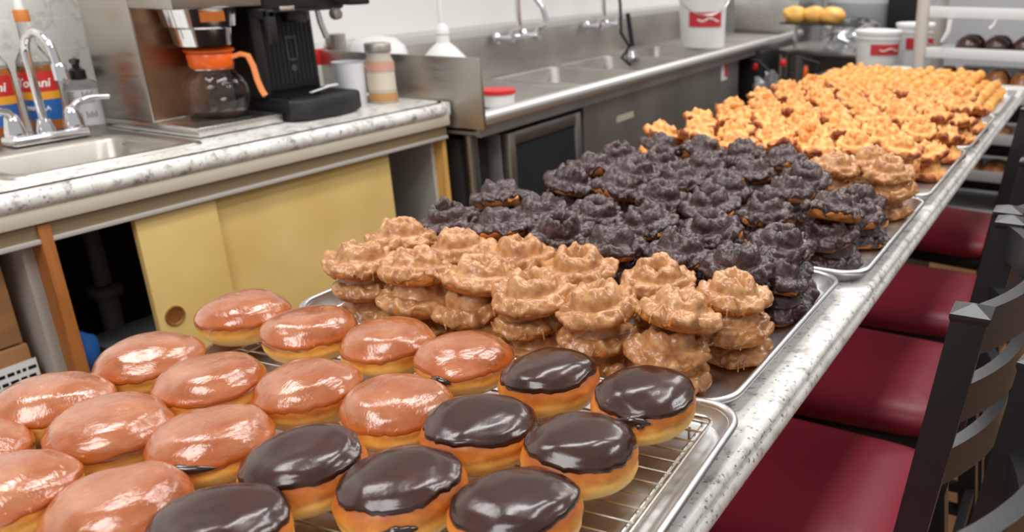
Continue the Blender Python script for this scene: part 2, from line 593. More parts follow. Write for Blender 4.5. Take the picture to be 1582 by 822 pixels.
# granite top with a cut-out for the basin
top = MB()
BX0, BX1, BY0, BY1 = -2.16, -1.885, 0.93, 1.285
for (x0, x1, y0, y1) in ((-2.415, BX0, -0.3, 2.045), (BX1, -1.78, -0.3, 2.045), (BX0, BX1, -0.3, BY0), (BX0, BX1, BY1, 2.045)):
    top.box(x0, x1, y0, y1, TL - 0.038, TL)
nose = [(-1.79 + 0.004 + 0.019 * math.cos(a), TL - 0.019 + 0.019 * math.sin(a)) for a in [math.radians(90 - 180 * k / 10) for k in range(11)]]
rows = [[Vector((x, y, z)) for (x, z) in [(-1.80, TL)] + nose + [(-1.80, TL - 0.038)]] for y in (-0.3, 2.0)]
for k in range(1, 7):           # rounded end corner
    a = math.radians(15 * k)
    rr = 0.045
    rows.append([Vector((x - rr * (1 - math.cos(a)), 2.0 + rr * math.sin(a), z)) for (x, z) in [(-1.80, TL)] + nose + [(-1.80, TL - 0.038)]])
top.grid(rows)
ctop = top.build('granite_countertop', M['granite'])
tag(ctop, 'white speckled granite countertop along the left wall, holding sink and coffee machines', 'countertop')
nos = MB().box(-1.815, -1.776, -0.3, 2.035, ZC - 0.472, TL - 0.038, 0.003)
tag(nos.build('counter_front_board', M['cream_wood']), 'cream painted wooden edge board under the front of the left granite counter', 'trim board')

# basin
b = empty('hand_sink', (-2.06, 1.1, TL), 0, 'small stainless drop-in hand sink in the left granite counter', 'sink')
mb = MB()
def ring(x0, x1, y0, y1, r, z):
    return [Vector((x, y, z)) for x, y in rrect(x0, x1, y0, y1, r, 6)]
rx0, rx1, ry0, ry1 = -2.275, -1.868, 0.905, 1.315
mb.grid([ring(rx0, rx1, ry0, ry1, 0.03, TL + 0.0005), ring(rx0 + 0.003, rx1 - 0.003, ry0 + 0.003, ry1 - 0.003, 0.03, TL + 0.006),
         ring(rx0 + 0.10, rx1 - 0.022, ry0 + 0.022, ry1 - 0.022, 0.03, TL + 0.005),
         ring(BX0 + 0.006, BX1 - 0.008, BY0 + 0.008, BY1 - 0.008, 0.04, TL + 0.001),
         ring(BX0 + 0.012, BX1 - 0.012, BY0 + 0.012, BY1 - 0.012, 0.045, TL - 0.01),
         ring(BX0 + 0.03, BX1 - 0.03, BY0 + 0.03, BY1 - 0.03, 0.05, TL - 0.125),
         ring(BX0 + 0.07, BX1 - 0.07, BY0 + 0.08, BY1 - 0.08, 0.05, TL - 0.14),
         ring(BX0 + 0.12, BX1 - 0.12, BY0 + 0.16, BY1 - 0.16, 0.01, TL - 0.143)], close_v=True)
pt('basin', mb, M['steel'], b, angle=60)
pt('drain', MB().lathe([(0.0, 0.003), (0.03, 0.003), (0.034, 0.0)], 20, c=(-2.02, 1.108, TL - 0.143)), M['chrome'], b)
pt('drain_pipe', MB().tube([(-2.02, 1.10, TL - 0.146), (-2.02, 1.10, TL - 0.30)], 0.017, 12).lathe([(0.032, 0), (0.034, 0.004), (0.034, 0.018), (0.02, 0.02)], 20, c=(-2.02, 1.10, TL - 0.325)).tube([(-2.02, 1.10, TL - 0.31), (-2.02, 1.10, TL - 0.55)], 0.022, 12), mat('grey_pipe', srgb(96, 92, 90), 0.5), b)

# faucet
fz = TL + 0.006
f = empty('sink_faucet', (-2.19, 1.155, fz), 0, 'chrome gooseneck faucet with two lever handles behind the hand sink', 'faucet')
mb = MB().box(-0.026, 0.026, -0.085, 0.085, 0.0, 0.022, 0.008, 3)
mb.build('base_plate', M['chrome'], f)
pts = [(0, 0, 0.02), (0, 0, 0.20)]
for k in range(0, 11):
    a = PI * k / 10 * 1.05
    pts.append((0.042 - 0.042 * math.cos(a), 0.01 * k / 10, 0.20 + 0.042 * math.sin(a)))
pts.append((0.088, 0.012, 0.155))
sp = MB().tube(pts, 0.0088, 14)
sp.lathe([(0.020, 0.0), (0.018, 0.012), (0.0125, 0.03)], 20, c=(0, 0, 0.02))
sp.lathe([(0.012, -0.012), (0.0145, -0.010), (0.0145, 0.022), (0.012, 0.026)], 16, c=(0.0875, 0.012, 0.152))
sp.build('spout', M['chrome'], f)
for sgn in (-1, 1):
    h = MB().lathe([(0.021, 0.0), (0.021, 0.01), (0.016, 0.035), (0.014, 0.045), (0.006, 0.052), (0.0, 0.053)], 20, c=(0, sgn * 0.062, 0.02))
    h.tube([(0.0, sgn * 0.062, 0.058), (0.012, sgn * 0.075, 0.078), (0.025, sgn * 0.105, 0.088), (0.035, sgn * 0.135, 0.086)], [0.011, 0.009, 0.007, 0.006], 10)
    h.build('handle', M['chrome'], f)

# syrup bottles
blue = mat('blue_label', srgb(36, 96, 168), 0.45)
gold = mat('gold_label', srgb(232, 160, 40), 0.45)
redl = mat('bright_red_label', srgb(200, 44, 42), 0.45)
whitep = mat('white_print', srgb(240, 238, 232), 0.5)
BROT = -0.9
def syrup_bottle(x, y, lab, flav):
    t = empty('syrup_bottle', (x, y, TL), 0, lab, 'bottle', 'syrup bottles behind the hand sink')
    MB().lathe([(0.0, 0.0), (0.033, 0.0), (0.037, 0.004), (0.037, 0.155), (0.034, 0.175), (0.022, 0.198), (0.0145, 0.215), (0.0135, 0.27), (0.0135, 0.275), (0.0, 0.276)], 32).build('glass_body', M['glass'], t)
    MB().lathe([(0.0, 0.003), (0.0345, 0.004), (0.0345, 0.153), (0.031, 0.165), (0.0, 0.165)], 32).build('syrup', M['syrup'], t)
    MB().lathe([(0.0155, 0.262), (0.0155, 0.286), (0.013, 0.289), (0.0, 0.289)], 20).build('cap', mat('copper_cap', srgb(206, 120, 52), 0.4), t)
    MB().lathe([(0.010, 0.289), (0.008, 0.31), (0.004, 0.325), (0.002, 0.35), (0.0, 0.35)], 14).build('pour_spout', M['white'], t)
    lb = label_band('label', redl, t, 0.0375, 0.105, 0.152, BROT - 1.5, BROT + 1.5)
    label_band('gold_band', gold, lb, 0.0378, 0.088, 0.106, BROT - 1.5, BROT + 1.5)
    label_band('blue_band', blue, lb, 0.0375, 0.040, 0.088, BROT - 1.5, BROT + 1.5)
    wrap_text('lettering', 'Torani', 0.027, whitep, lb, 0.038, 0.126, BROT, shear=0.25, bold=0.0006)
    wrap_text('flavour_lettering', flav, 0.013, whitep, lb, 0.038, 0.068, BROT, bold=0.0003)
    return t
syrup_bottle(-2.295, 1.222, 'clear syrup bottle with red and blue label, behind the gooseneck spout', 'VANILLA')
syrup_bottle(-2.295, 1.128, 'clear syrup bottle with red and blue label, leftmost beside the wall', 'CLASSIC')

# soap bottle
t = empty('soap_bottle', (-2.305, 1.318, TL), 0, 'clear hand soap bottle with black pump and white label, left of the coffee brewer', 'soap bottle')
MB().lathe([(0.0, 0.0), (0.035, 0.0), (0.038, 0.004), (0.038, 0.095), (0.034, 0.112), (0.018, 0.122), (0.014, 0.125), (0.0, 0.125)], 32).build('bottle_body', M['clear_soap'], t)
lb = label_band('label', mat('pale_grey_label', srgb(206, 206, 204), 0.5), t, 0.0385, 0.012, 0.098, BROT - 1.4, BROT + 1.4)
dk = mat('dark_print', srgb(60, 60, 64), 0.6)
bars = MB()
for k in range(11):
    a = BROT - 0.38 + 0.05 * k
    w_ = 0.012 if k % 3 else 0.022
    rows = [[Vector((0.0391 * math.cos(q), 0.0391 * math.sin(q), z)) for z in (0.022, 0.042)] for q in (a, a + w_)]
    bars.grid(rows)
for z, n_ in ((0.090, 9), (0.084, 8), (0.078, 9), (0.072, 7), (0.066, 8), (0.060, 6)):
    rows = [[Vector((0.0391 * math.cos(q), 0.0391 * math.sin(q), zz)) for zz in (z, z + 0.0022)] for q in [BROT - 0.55 + 0.06 * k for k in range(n_)]]
    bars.grid(rows)
bars.build('printed_text', dk, lb)
bl = MB()
for z0, z1 in ((0.066, 0.094), (0.030, 0.046)):
    for k in range(5):
        a = BROT + 0.35 + 0.13 * k
        rows = [[Vector((0.0391 * math.cos(q), 0.0391 * math.sin(q), zz)) for zz in (z0, z1 - 0.004 * (k % 2))] for q in (a, a + 0.06)]
        bl.grid(rows)
bl.build('large_print', mat('grey_print', srgb(90, 92, 100), 0.6), lb)
pmp = MB().lathe([(0.017, 0.118), (0.0175, 0.122), (0.0175, 0.142), (0.013, 0.146), (0.008, 0.148), (0.008, 0.158), (0.011, 0.160), (0.011, 0.168), (0.0, 0.170)], 24)
pmp.tube([(-0.02, 0.012, 0.165), (0.0, 0.0, 0.166), (0.022, -0.016, 0.165), (0.034, -0.022, 0.158)], [0.005, 0.006, 0.005, 0.0035], 8)
pmp.build('pump', M['black'], t)

# ------------------------------------------------------------------ coffee brewer
br = empty('coffee_brewer', (-2.08, 1.455, TL), 0, 'tall stainless drip coffee brewer with flat warming base holding the orange-lidded pot', 'coffee brewer')
def bp(name, mb_, m_, par=None, **kw):
    o = mb_.build(name, m_, par or br, **kw)
    o.location = -Vector((-2.08, 1.455, TL)) if par is None else (0, 0, 0)
    return o
bp('base', MB().box(-2.27, -1.924, 1.335, 1.573, TL + 0.004, TL + 0.026, 0.002), M['steel_light'])
bp('column', MB().box(-2.27, -2.085, 1.337, 1.571, TL + 0.026, TL + 0.44, 0.002), M['steel'])
bp('front_panel', MB().box(-2.085, -2.082, 1.342, 1.566, TL + 0.03, TL + 0.30), steel('brown_reflection_steel', srgb(168, 132, 106), 0.35))  # brown reflection on the column face painted into this steel
bp('head', MB().box(-2.085, -1.93, 1.337, 1.571, TL + 0.292, TL + 0.44, 0.003), M['steel'])
bp('filter_basket', MB().lathe([(0.062, 0.0), (0.068, 0.04), (0.078, 0.045), (0.085, 0.088), (0.0, 0.088)], 36, c=(-2.01, 1.455, TL + 0.204)), M['chrome'])
bp('basket_label', MB().box(-1.932, -1.925, 1.40, 1.46, TL + 0.262, TL + 0.284), mat('amber_label', srgb(176, 92, 30), 0.4))
bp('basket_handle', MB().box(-1.945, -1.885, 1.545, 1.57, TL + 0.262, TL + 0.285, 0.006).box(-1.905, -1.885, 1.545, 1.57, TL + 0.20, TL + 0.285, 0.006), M['black'])
bp('warmer_plate', MB().lathe([(0.0, 0.0), (0.068, 0.0), (0.07, 0.003), (0.0, 0.003)], 36, c=(-2.015, 1.468, TL + 0.026)), M['black'])

# coffee pot (glass decanter)
p = empty('coffee_pot', (-2.015, 1.468, TL + 0.0295), 0, 'round glass coffee pot with orange lid and handle on the brewer base', 'coffee pot')
prof = [(0.0, 0.0), (0.045, 0.0), (0.058, 0.006), (0.071, 0.025), (0.077, 0.05), (0.075, 0.073), (0.066, 0.094), (0.052, 0.109), (0.044, 0.118), (0.044, 0.132)]
prof_in = [(max(r - 0.002, 0), z + (0.002 if i == 0 else 0.001)) for i, (r, z) in enumerate(prof)][::-1]
MB().lathe(prof + prof_in, 40, cap=False).build('glass_globe', M['glass'], p)
MB().lathe([(0.045, 0.120), (0.047, 0.119), (0.050, 0.124), (0.052, 0.150), (0.049, 0.155), (0.045, 0.155)], 40, cap=False).build('collar', M['orange'], p)
MB().lathe([(0.052, 0.1555), (0.056, 0.158), (0.056, 0.163), (0.045, 0.168), (0.0, 0.170)], 36).box(-0.068, -0.045, -0.018, 0.018, 0.156, 0.165, 0.003).build('lid', mat('dark_orange_plastic', srgb(200, 84, 20), 0.35), p)
ha = math.radians(38)
hd = Vector((math.cos(ha), math.sin(ha), 0))
hp = [hd * r + Vector((0, 0, z)) for r, z in ((0.046, 0.142), (0.070, 0.150), (0.086, 0.146), (0.094, 0.120), (0.098, 0.085), (0.104, 0.060), (0.110, 0.047))]
hm = MB()
side = Vector((-hd.y, hd.x, 0))
rows = []
for i, q in enumerate(hp):
    tt = (hp[min(i + 1, len(hp) - 1)] - hp[max(i - 1, 0)]).normalized()
    nn = side.cross(tt)
    wd = 0.0105
    rows.append([q + side * a_ * wd + nn * b_ * 0.006 for a_, b_ in ((-1, -0.6), (-0.6, -1), (0.6, -1), (1, -0.6), (1, 0.6), (0.6, 1), (-0.6, 1), (-1, 0.6))])
V = hm.grid(rows, close_v=True); hm.bm.faces.new(V[0]); hm.bm.faces.new(V[-1])
hm.build('handle', M['orange_light'], p)
MB().tube([Vector((0.0505 * math.cos(a), 0.0505 * math.sin(a), 0.118)) for a in [2 * PI * k / 32 for k in range(32)]], 0.0016, 6, closed=True).build('band', M['chrome'], p)

# ------------------------------------------------------------------ espresso machine
E0 = Vector((-2.08, 1.70, TL))
e = empty('espresso_machine', E0, 0, 'black espresso machine with drip tray on the left granite counter', 'espresso machine')
def ep(name, mb_, m_, **kw):
    o = mb_.build(name, m_, e, **kw); o.location = -E0; return o
ty0, ty1 = 1.585, 1.83
rows = []
def tray_front(z, inset=0.0):
    P = [Vector((-2.06, ty0 + inset, z)), Vector((-1.925 - inset, ty0 + inset, z))]
    for k in range(0, 9):
        u = k / 8
        P.append(Vector((-1.888 - inset - 0.10 * max(0, u - 0.5) ** 2 + 0.012 * math.sin(PI * u) - 0.02 * (1 - u) * (u < 0.05), ty0 + inset + (ty1 - ty0 - 2 * inset) * u, z)))
    P.append(Vector((-1.93 - inset, ty1 - inset, z))); P.append(Vector((-2.06, ty1 - inset, z)))
    return P
mb = MB()
V = mb.grid([tray_front(TL + 0.003, 0.004), tray_front(TL + 0.008), tray_front(TL + 0.05), tray_front(TL + 0.056, 0.004)], close_v=True)
mb.bm.faces.new(V[0]); mb.bm.faces.new(V[-1])
ep('drip_tray', mb, M['black_matt'])
gr = MB().box(-2.05, -1.925, 1.61, 1.80, TL + 0.056, TL + 0.0575)
for k in range(12):
    gr.box(-2.045, -1.93, 1.615 + k * 0.0155, 1.622 + k * 0.0155, TL + 0.0575, TL + 0.0595)
ep('drip_grate', gr, M['black'])
ep('body', MB().box(-2.33, -2.06, 1.578, 1.835, TL + 0.004, TL + 0.40, 0.012, 3), M['black'])
bk = MB().box(-2.06, -2.052, 1.612, 1.822, TL + 0.062, TL + 0.27, 0.003)
for k in range(14):
    bk.box(-2.053, -2.0505, 1.62 + k * 0.0145, 1.626 + k * 0.0145, TL + 0.075, TL + 0.24)
ep('back_plate', bk, M['black_matt'])
ep('side_panel', MB().box(-2.34, -1.985, 1.576, 1.606, TL + 0.056, TL + 0.38, 0.01, 3), M['black'])
ep('head', MB().box(-2.30, -1.93, 1.576, 1.84, TL + 0.272, TL + 0.40, 0.014, 3), M['black'])
ep('side_shelf', MB().box(-2.16, -1.87, 1.80, 1.87, TL + 0.285, TL + 0.31, 0.006), M['black_matt'])
ep('chrome_trim', MB().box(-1.932, -1.926, 1.62, 1.665, TL + 0.276, TL + 0.288, 0.002), M['steel_light'])
ep('brew_group', MB().lathe([(0.028, -0.028), (0.034, -0.022), (0.034, 0.0), (0.0, 0.0)], 28, c=(-1.985, 1.71, TL + 0.272)), M['black'])
ep('steam_wand', MB().tube([(-1.96, 1.765, TL + 0.275), (-1.957, 1.768, TL + 0.24), (-1.95, 1.775, TL + 0.20)], [0.007, 0.008, 0.008], 10), M['steel_light'])
ep('steam_knob', MB().lathe([(0.014, 0), (0.016, 0.004), (0.014, 0.02), (0.0, 0.022)], 18, c=(-1.93, 1.79, TL + 0.262), axis=(1, 0, 0)), M['steel_dark'])
cupm = mat('faint_grey_print', srgb(78, 78, 80), 0.4)
cp = MB()
for (y0_, y1_, z0_, z1_) in ((1.722, 1.760, 0.196, 0.203), (1.724, 1.728, 0.142, 0.197), (1.754, 1.758, 0.142, 0.197), (1.73, 1.752, 0.138, 0.143)):
    cp.box(-2.0505, -2.0495, y0_, y1_, TL + z0_, TL + z1_)
cp.lathe([(0.0, 0.0), (0.009, 0.0), (0.009, 0.001), (0.0, 0.001)], 16, c=(-2.0505, 1.74, TL + 0.118), axis=(1, 0, 0))
ep('cup_emblem', cp, cupm)
sp = MB()
o0, o1 = Vector((-1.925, 1.675, TL + 0.066)), Vector((-1.985, 1.815, TL + 0.068))
rows = []
for k in range(13):
    u = k / 12
    wd = 0.006 + 0.011 * max(0, math.sin(PI * min(max((u - 0.66) / 0.36, 0), 1))) if u > 0.66 else 0.0065
    q = o0.lerp(o1, u)
    d_ = (o1 - o0).normalized(); sd = Vector((-d_.y, d_.x, 0))
    rows.append([q + sd * wd + Vector((0, 0, 0.001)), q + sd * wd * 0.4 + Vector((0, 0, -0.001)), q - sd * wd * 0.4 + Vector((0, 0, -0.001)), q - sd * wd + Vector((0, 0, 0.001)), q + Vector((0, 0, 0.003))])
V = sp.grid(rows, close_v=True); sp.bm.faces.new(V[0]); sp.bm.faces.new(V[-1])
tag(sp.build('plastic_spoon', M['white']), 'white plastic spoon lying on the espresso machine drip tray', 'spoon')

# ------------------------------------------------------------------ things at the end of the left counter
t = empty('white_pitcher', (-2.02, 1.905, TL), 0, 'white plastic pitcher with side handle behind the espresso machine', 'pitcher')
MB().lathe([(0.0, 0.0), (0.040, 0.0), (0.043, 0.004), (0.047, 0.118), (0.049, 0.12), (0.045, 0.12), (0.040, 0.008), (0.0, 0.006)], 32).build('body', M['white_gloss'], t)
MB().tube([(0.040, 0.018, 0.108), (0.058, 0.030, 0.108), (0.070, 0.036, 0.09), (0.070, 0.036, 0.05), (0.060, 0.03, 0.03), (0.038, 0.018, 0.025)], 0.0055, 8).build('handle', M['white_gloss'], t)

t = empty('spice_jar', (-1.95, 1.955, TL), 0, 'squat glass jar with pink label and tan powder near the counter end', 'jar')
MB().lathe([(0.0, 0.0), (0.036, 0.0), (0.040, 0.004), (0.040, 0.118), (0.034, 0.134), (0.034, 0.150), (0.0, 0.150)], 32).build('glass_body', mat('dusty_glass', srgb(196, 188, 176), 0.15, coat=0.5), t)
MB().lathe([(0.0403, 0.006), (0.0408, 0.008), (0.0408, 0.030), (0.0403, 0.032)], 32, cap=False).build('powder', mat('tan_powder', srgb(186, 140, 88), 0.7), t)
label_band('label', mat('pink_label', srgb(214, 160, 142), 0.5), t, 0.0405, 0.094, 0.122, BROT - 1.5, BROT + 1.7)
label_band('paper_label', mat('pale_paper_label', srgb(214, 202, 186), 0.6), t, 0.0405, 0.040, 0.088, BROT - 1.3, BROT + 1.3)
MB().lathe([(0.037, 0.148), (0.0375, 0.150), (0.0375, 0.168), (0.035, 0.172), (0.0, 0.172)], 32).build('lid', mat('pale_metal_lid', srgb(176, 170, 162), 0.4, 0.6), t)

t = empty('red_box', (-2.30, 2.02, TL), 0, 'small red and white carton standing behind the white pitcher', 'carton')
MB().box(-0.03, 0.03, -0.03, 0.03, 0, 0.155, 0.001).build('carton', M['white'], t)
MB().box(-0.0306, 0.0306, -0.0306, 0.0306, 0.085, 0.135, 0.001).build('red_panel', M['red'], t)
t = empty('steel_tumbler', (-2.27, 2.10, TL), 0, 'tall steel tumbler behind the white pitcher, right of the red carton', 'tumbler')
MB().lathe([(0.0, 0.0), (0.026, 0.0), (0.032, 0.172), (0.033, 0.175), (0.0, 0.172)], 24).build('cup', M['steel_dark'], t)
MB().lathe([(0.0305, 0.03), (0.033, 0.032), (0.033, 0.06), (0.0308, 0.062)], 24, cap=False).build('amber_band', M['orange'], t)

# ------------------------------------------------------------------ under the left counter
def carton(x0, x1, y0, y1, z0, z1, lab):
    t_ = empty('cardboard_box', ((x0 + x1) / 2, (y0 + y1) / 2, z0), 0, lab, 'cardboard box', 'cardboard boxes under the left counter')
    hx, hy, h = (x1 - x0) / 2, (y1 - y0) / 2, z1 - z0
    MB().box(-hx, hx, -hy, hy, 0, h, 0.004).build('box_body', M['cardboard'], t_)
    MB().box(-hx * 0.9, hx + 0.0008, -0.02, 0.02, h - 0.06, h + 0.0006).build('packing_tape', mat('brown_tape', srgb(150, 108, 66), 0.3), t_)
    return t_
carton(-2.30, -1.845, 0.52, 0.842, 0.36, ZC - 0.712, 'brown cardboard box under the left counter, lower of the two, with paper label')
carton(-2.30, -1.845, 0.50, 0.836, ZC - 0.708, ZC - 0.535, 'brown cardboard box under the left counter, upper of the two')
lb = empty('shipping_label', (-1.8445, 0.785, ZC - 0.79), 0, 'white printed paper label stuck on the lower cardboard box', 'label')
MB().box(0, 0.0006, -0.07, 0.062, -0.045, 0.045).build('paper', M['white'], lb)
pr_ = MB()
random.seed(3)
for r_ in range(4):
    y = -0.05
    z = 0.028 - r_ * 0.017
    while y < 0.05:
        wl = random.uniform(0.006, 0.016)
        pr_.box(0.0006, 0.001, y, y + wl, z - 0.0035 - 0.002 * (r_ == 3), z + 0.0035 + 0.002 * (r_ == 3)); y += wl + 0.004
pr_.build('printed_lines', M['black'], lb)
carton_b = tag(MB().box(-2.30, -1.84, 0.5, 0.85, 0.051, 0.357, 0.003).build('storage_box', M['cardboard']), 'brown storage box on the cabinet floor, under the labelled cardboard box', 'box')
t = empty('blue_bag', (-1.895, 0.955, ZC - 0.855), 0, 'small blue bag on the dark shelf beside the wooden post', 'bag')
MB().blob((0, 0, 0.055), (0.032, 0.035, 0.055), 3, 0.3, 1.5, 2).build('bag_body', blue, t)
t = empty('shelf_tray', (-1.95, 1.09, ZC - 0.855), 0, 'flat light grey tray on the dark shelf under the sink', 'tray')
MB().box(-0.06, 0.06, -0.075, 0.10, 0, 0.045, 0.004).build('tray_body', mat('dull_grey_plastic', srgb(120, 120, 122), 0.5), t)

# ------------------------------------------------------------------ sink unit
SR = Vector((-1.69, 2.07, 0))
YAW = math.atan2(0.197, 3.56)
su = empty('three_compartment_sink', SR, YAW, 'long stainless three-compartment sink with high backsplash beyond the left counter', 'sink')
ZR = ZC - 0.455
def sb(name, mb_, m_=None, par=None, **kw):
    return mb_.build(name, m_ or M['steel'], par or su, **kw)
Wd = 0.60
mb = MB()
mb.tube([(-0.004, y, ZR) for y in (0.0, 1.2, 2.4, 3.6)], 0.023, 14)
sb('front_rim', mb, mat('satin_steel_rim', srgb(232, 230, 226), 0.42, 0.85))
sb('end_panel', MB().box(-0.72, 0.018, -0.008, 0.004, ZR - 0.03, ZC - 0.274, 0.002), M['steel'])
sb('backsplash', MB().box(-0.655, -0.63, 0.0, 3.62, ZR - 0.02, ZC - 0.305, 0.002), M['steel_dark'])
sb('backsplash_ledge', MB().box(-0.733, -0.628, 0.0, 3.62, ZC - 0.305, ZC - 0.270, 0.003), mat('pale_caulked_ledge', srgb(196, 194, 188), 0.5))
mb = MB()
ys = [0.0, 0.55, 1.12, 1.68, 1.76, 2.32, 2.40, 2.90, 3.55]
deck = ZR - 0.012
def bowl(y0, y1):
    x0, x1 = -0.56, -0.05
    R_ = lambda i, z, r=0.04: [Vector((x, y, z)) for x, y in rrect(x0 + i, x1 - i, y0 + i, y1 - i, r, 5)]
    m2 = MB()
    V_ = m2.grid([R_(0, deck + 0.001), R_(0.004, deck - 0.006), R_(0.012, deck - 0.22), R_(0.05, deck - 0.25), R_(0.2, deck - 0.255, 0.01)], close_v=True)
    m2.bm.faces.new(V_[-1])
    return m2
mb.box(-0.63, -0.01, 0.0, 0.85, deck - 0.004, deck)
mb.box(-0.63, -0.56, 0.85, 3.55, deck - 0.004, deck)
mb.box(-0.05, -0.01, 0.85, 3.55, deck - 0.004, deck)
for y0, y1 in ((1.35, 1.39), (1.89, 1.93), (2.47, 3.55)):
    mb.box(-0.56, -0.05, y0, y1, deck - 0.004, deck)
sb('deck', mb, M['steel_dark'])
for y0, y1 in ((0.85, 1.35), (1.39, 1.89), (1.93, 2.47)):
    sb('bowl', bowl(y0, y1), M['steel_dark'], angle=60)
sb('divider', MB().box(-0.56, -0.055, 0.842, 0.85, deck - 0.08, deck + 0.006, 0.002), M['steel_light'])
mb = MB().box(-0.02, -0.004, 0.0, 3.6, ZR - 0.055, ZR - 0.004)
sb('front_apron', mb, M['steel_dark'])
sb('underside', MB().box(-0.6, -0.02, 0.0, 0.7, ZR - 0.05, ZR - 0.04), M['steel_dark'])
sb('front_panel', MB().box(-0.045, -0.03, 0.68, 2.42, 0.1, ZR - 0.04), M['steel_dark'])
for y in (0.05, 2.5, 3.5):
    for x in (-0.08, -0.58):
        sb('leg', MB().lathe([(0.018, 0.0), (0.02, 0.03), (0.02, ZR - 0.06)], 16, c=(x, y, 0.0)), M['steel'])
sb('beige_strip', MB().box(-0.030, -0.0275, 0.95, 1.10, ZC - 0.622, ZC - 0.598), mat('beige_label', srgb(190, 184, 160), 0.5))
st = sb('sticker', MB().box(-0.030, -0.0275, 2.16, 2.24, ZC - 0.60, ZC - 0.50), M['white'])
sb('red_half', MB().box(-0.0275, -0.0268, 2.20, 2.24, ZC - 0.585, ZC - 0.502), M['red_label'], st)

def wall_faucet(y, lab, hose):
    t_ = empty('sink_tap', (-2.30 - 0.055 * (y - 2.07), y, ZC - 0.315), YAW, lab, 'faucet', 'faucets on the sink backsplash')
    m2 = MB()
    for s_ in (-0.10, 0.10):
        m2.lathe([(0.026, 0.0), (0.024, 0.012), (0.013, 0.02), (0.013, 0.055), (0.018, 0.06), (0.018, 0.085), (0.0, 0.088)], 18, axis=(1, 0, 0), c=(0, s_, 0))
    m2.tube([(0.05, -0.10, 0), (0.05, 0.10, 0)], 0.013, 12)
    m2.build('body', M['chrome'], t_)
    for s_ in (-0.10, 0.10):
        MB().tube([(0.07, s_, 0.01), (0.085, s_, 0.03), (0.11, s_ + 0.02, 0.045)], [0.011, 0.009, 0.007], 8).build('handle', M['chrome'], t_)
    MB().tube([(0.05, 0.0, 0.0), (0.05, 0.0, 0.16), (0.065, 0.01, 0.20)] + ([(0.10, 0.03, 0.18), (0.14, 0.05, 0.12), (0.155, 0.055, 0.06)] if not hose else [(0.07, 0.01, 0.5)]), 0.012, 10).build('spout', M['chrome'], t_)
    if hose:
        MB().tube([(0.07, 0.01, 0.5), (0.11, 0.03, 0.3), (0.15, -0.01, 0.10), (0.17, -0.05, -0.03), (0.19, 0.0, -0.10), (0.17, -0.05, -0.15), (0.20, -0.01, -0.19)], 0.008, 8).build('hose', M['rubber'], t_)
        MB().tube([(0.17, 0.03, 0.06), (0.19, 0.035, -0.10)], 0.012, 10).build('spray_handle', M['rubber'], t_)
        MB().lathe([(0.03, 0), (0.034, 0.01), (0.02, 0.04), (0.0, 0.045)], 20, c=(0.20, 0.0, -0.16)).build('spray_head', M['chrome'], t_)
wall_faucet(3.13, 'chrome wall faucet with arched spout on the sink backsplash, left of the spray faucet', False)
wall_faucet(3.90, 'chrome wall faucet with black spray hose hanging over the sink', True)

t = empty('white_scoop_jug', (-2.03, 2.33, ZR - 0.010), 0, 'white plastic long-necked funnel jug behind the sink end panel', 'jug')
MB().lathe([(0.0, 0.0), (0.07, 0.0), (0.085, 0.02), (0.088, 0.10), (0.072, 0.15), (0.040, 0.185), (0.022, 0.20), (0.020, 0.225), (0.024, 0.23), (0.022, 0.25), (0.010, 0.262), (0.009, 0.44), (0.0, 0.442)], 32).build('jug_body', M['white'], t)
t = empty('white_canister', (-2.22, 2.225, ZR - 0.010), 0, 'white dome-topped plastic canister behind the spice jar and the sink end panel', 'canister')
MB().lathe([(0.0, 0.0), (0.085, 0.0), (0.09, 0.01), (0.092, 0.16), (0.095, 0.165), (0.088, 0.19), (0.06, 0.215), (0.0, 0.225)], 36).build('canister_body', M['white'], t)
t = empty('white_tub', (-1.83, 2.34, ZR - 0.010), 0, 'small white tub with bright red lid on the sink drainboard', 'tub')
MB().lathe([(0.0, 0.0), (0.045, 0.0), (0.052, 0.006), (0.055, 0.044), (0.0, 0.046)], 28).build('tub_body', M['white'], t)
MB().lathe([(0.050, 0.043), (0.060, 0.046), (0.061, 0.058), (0.0, 0.066)], 28).build('lid', M['red'], t)

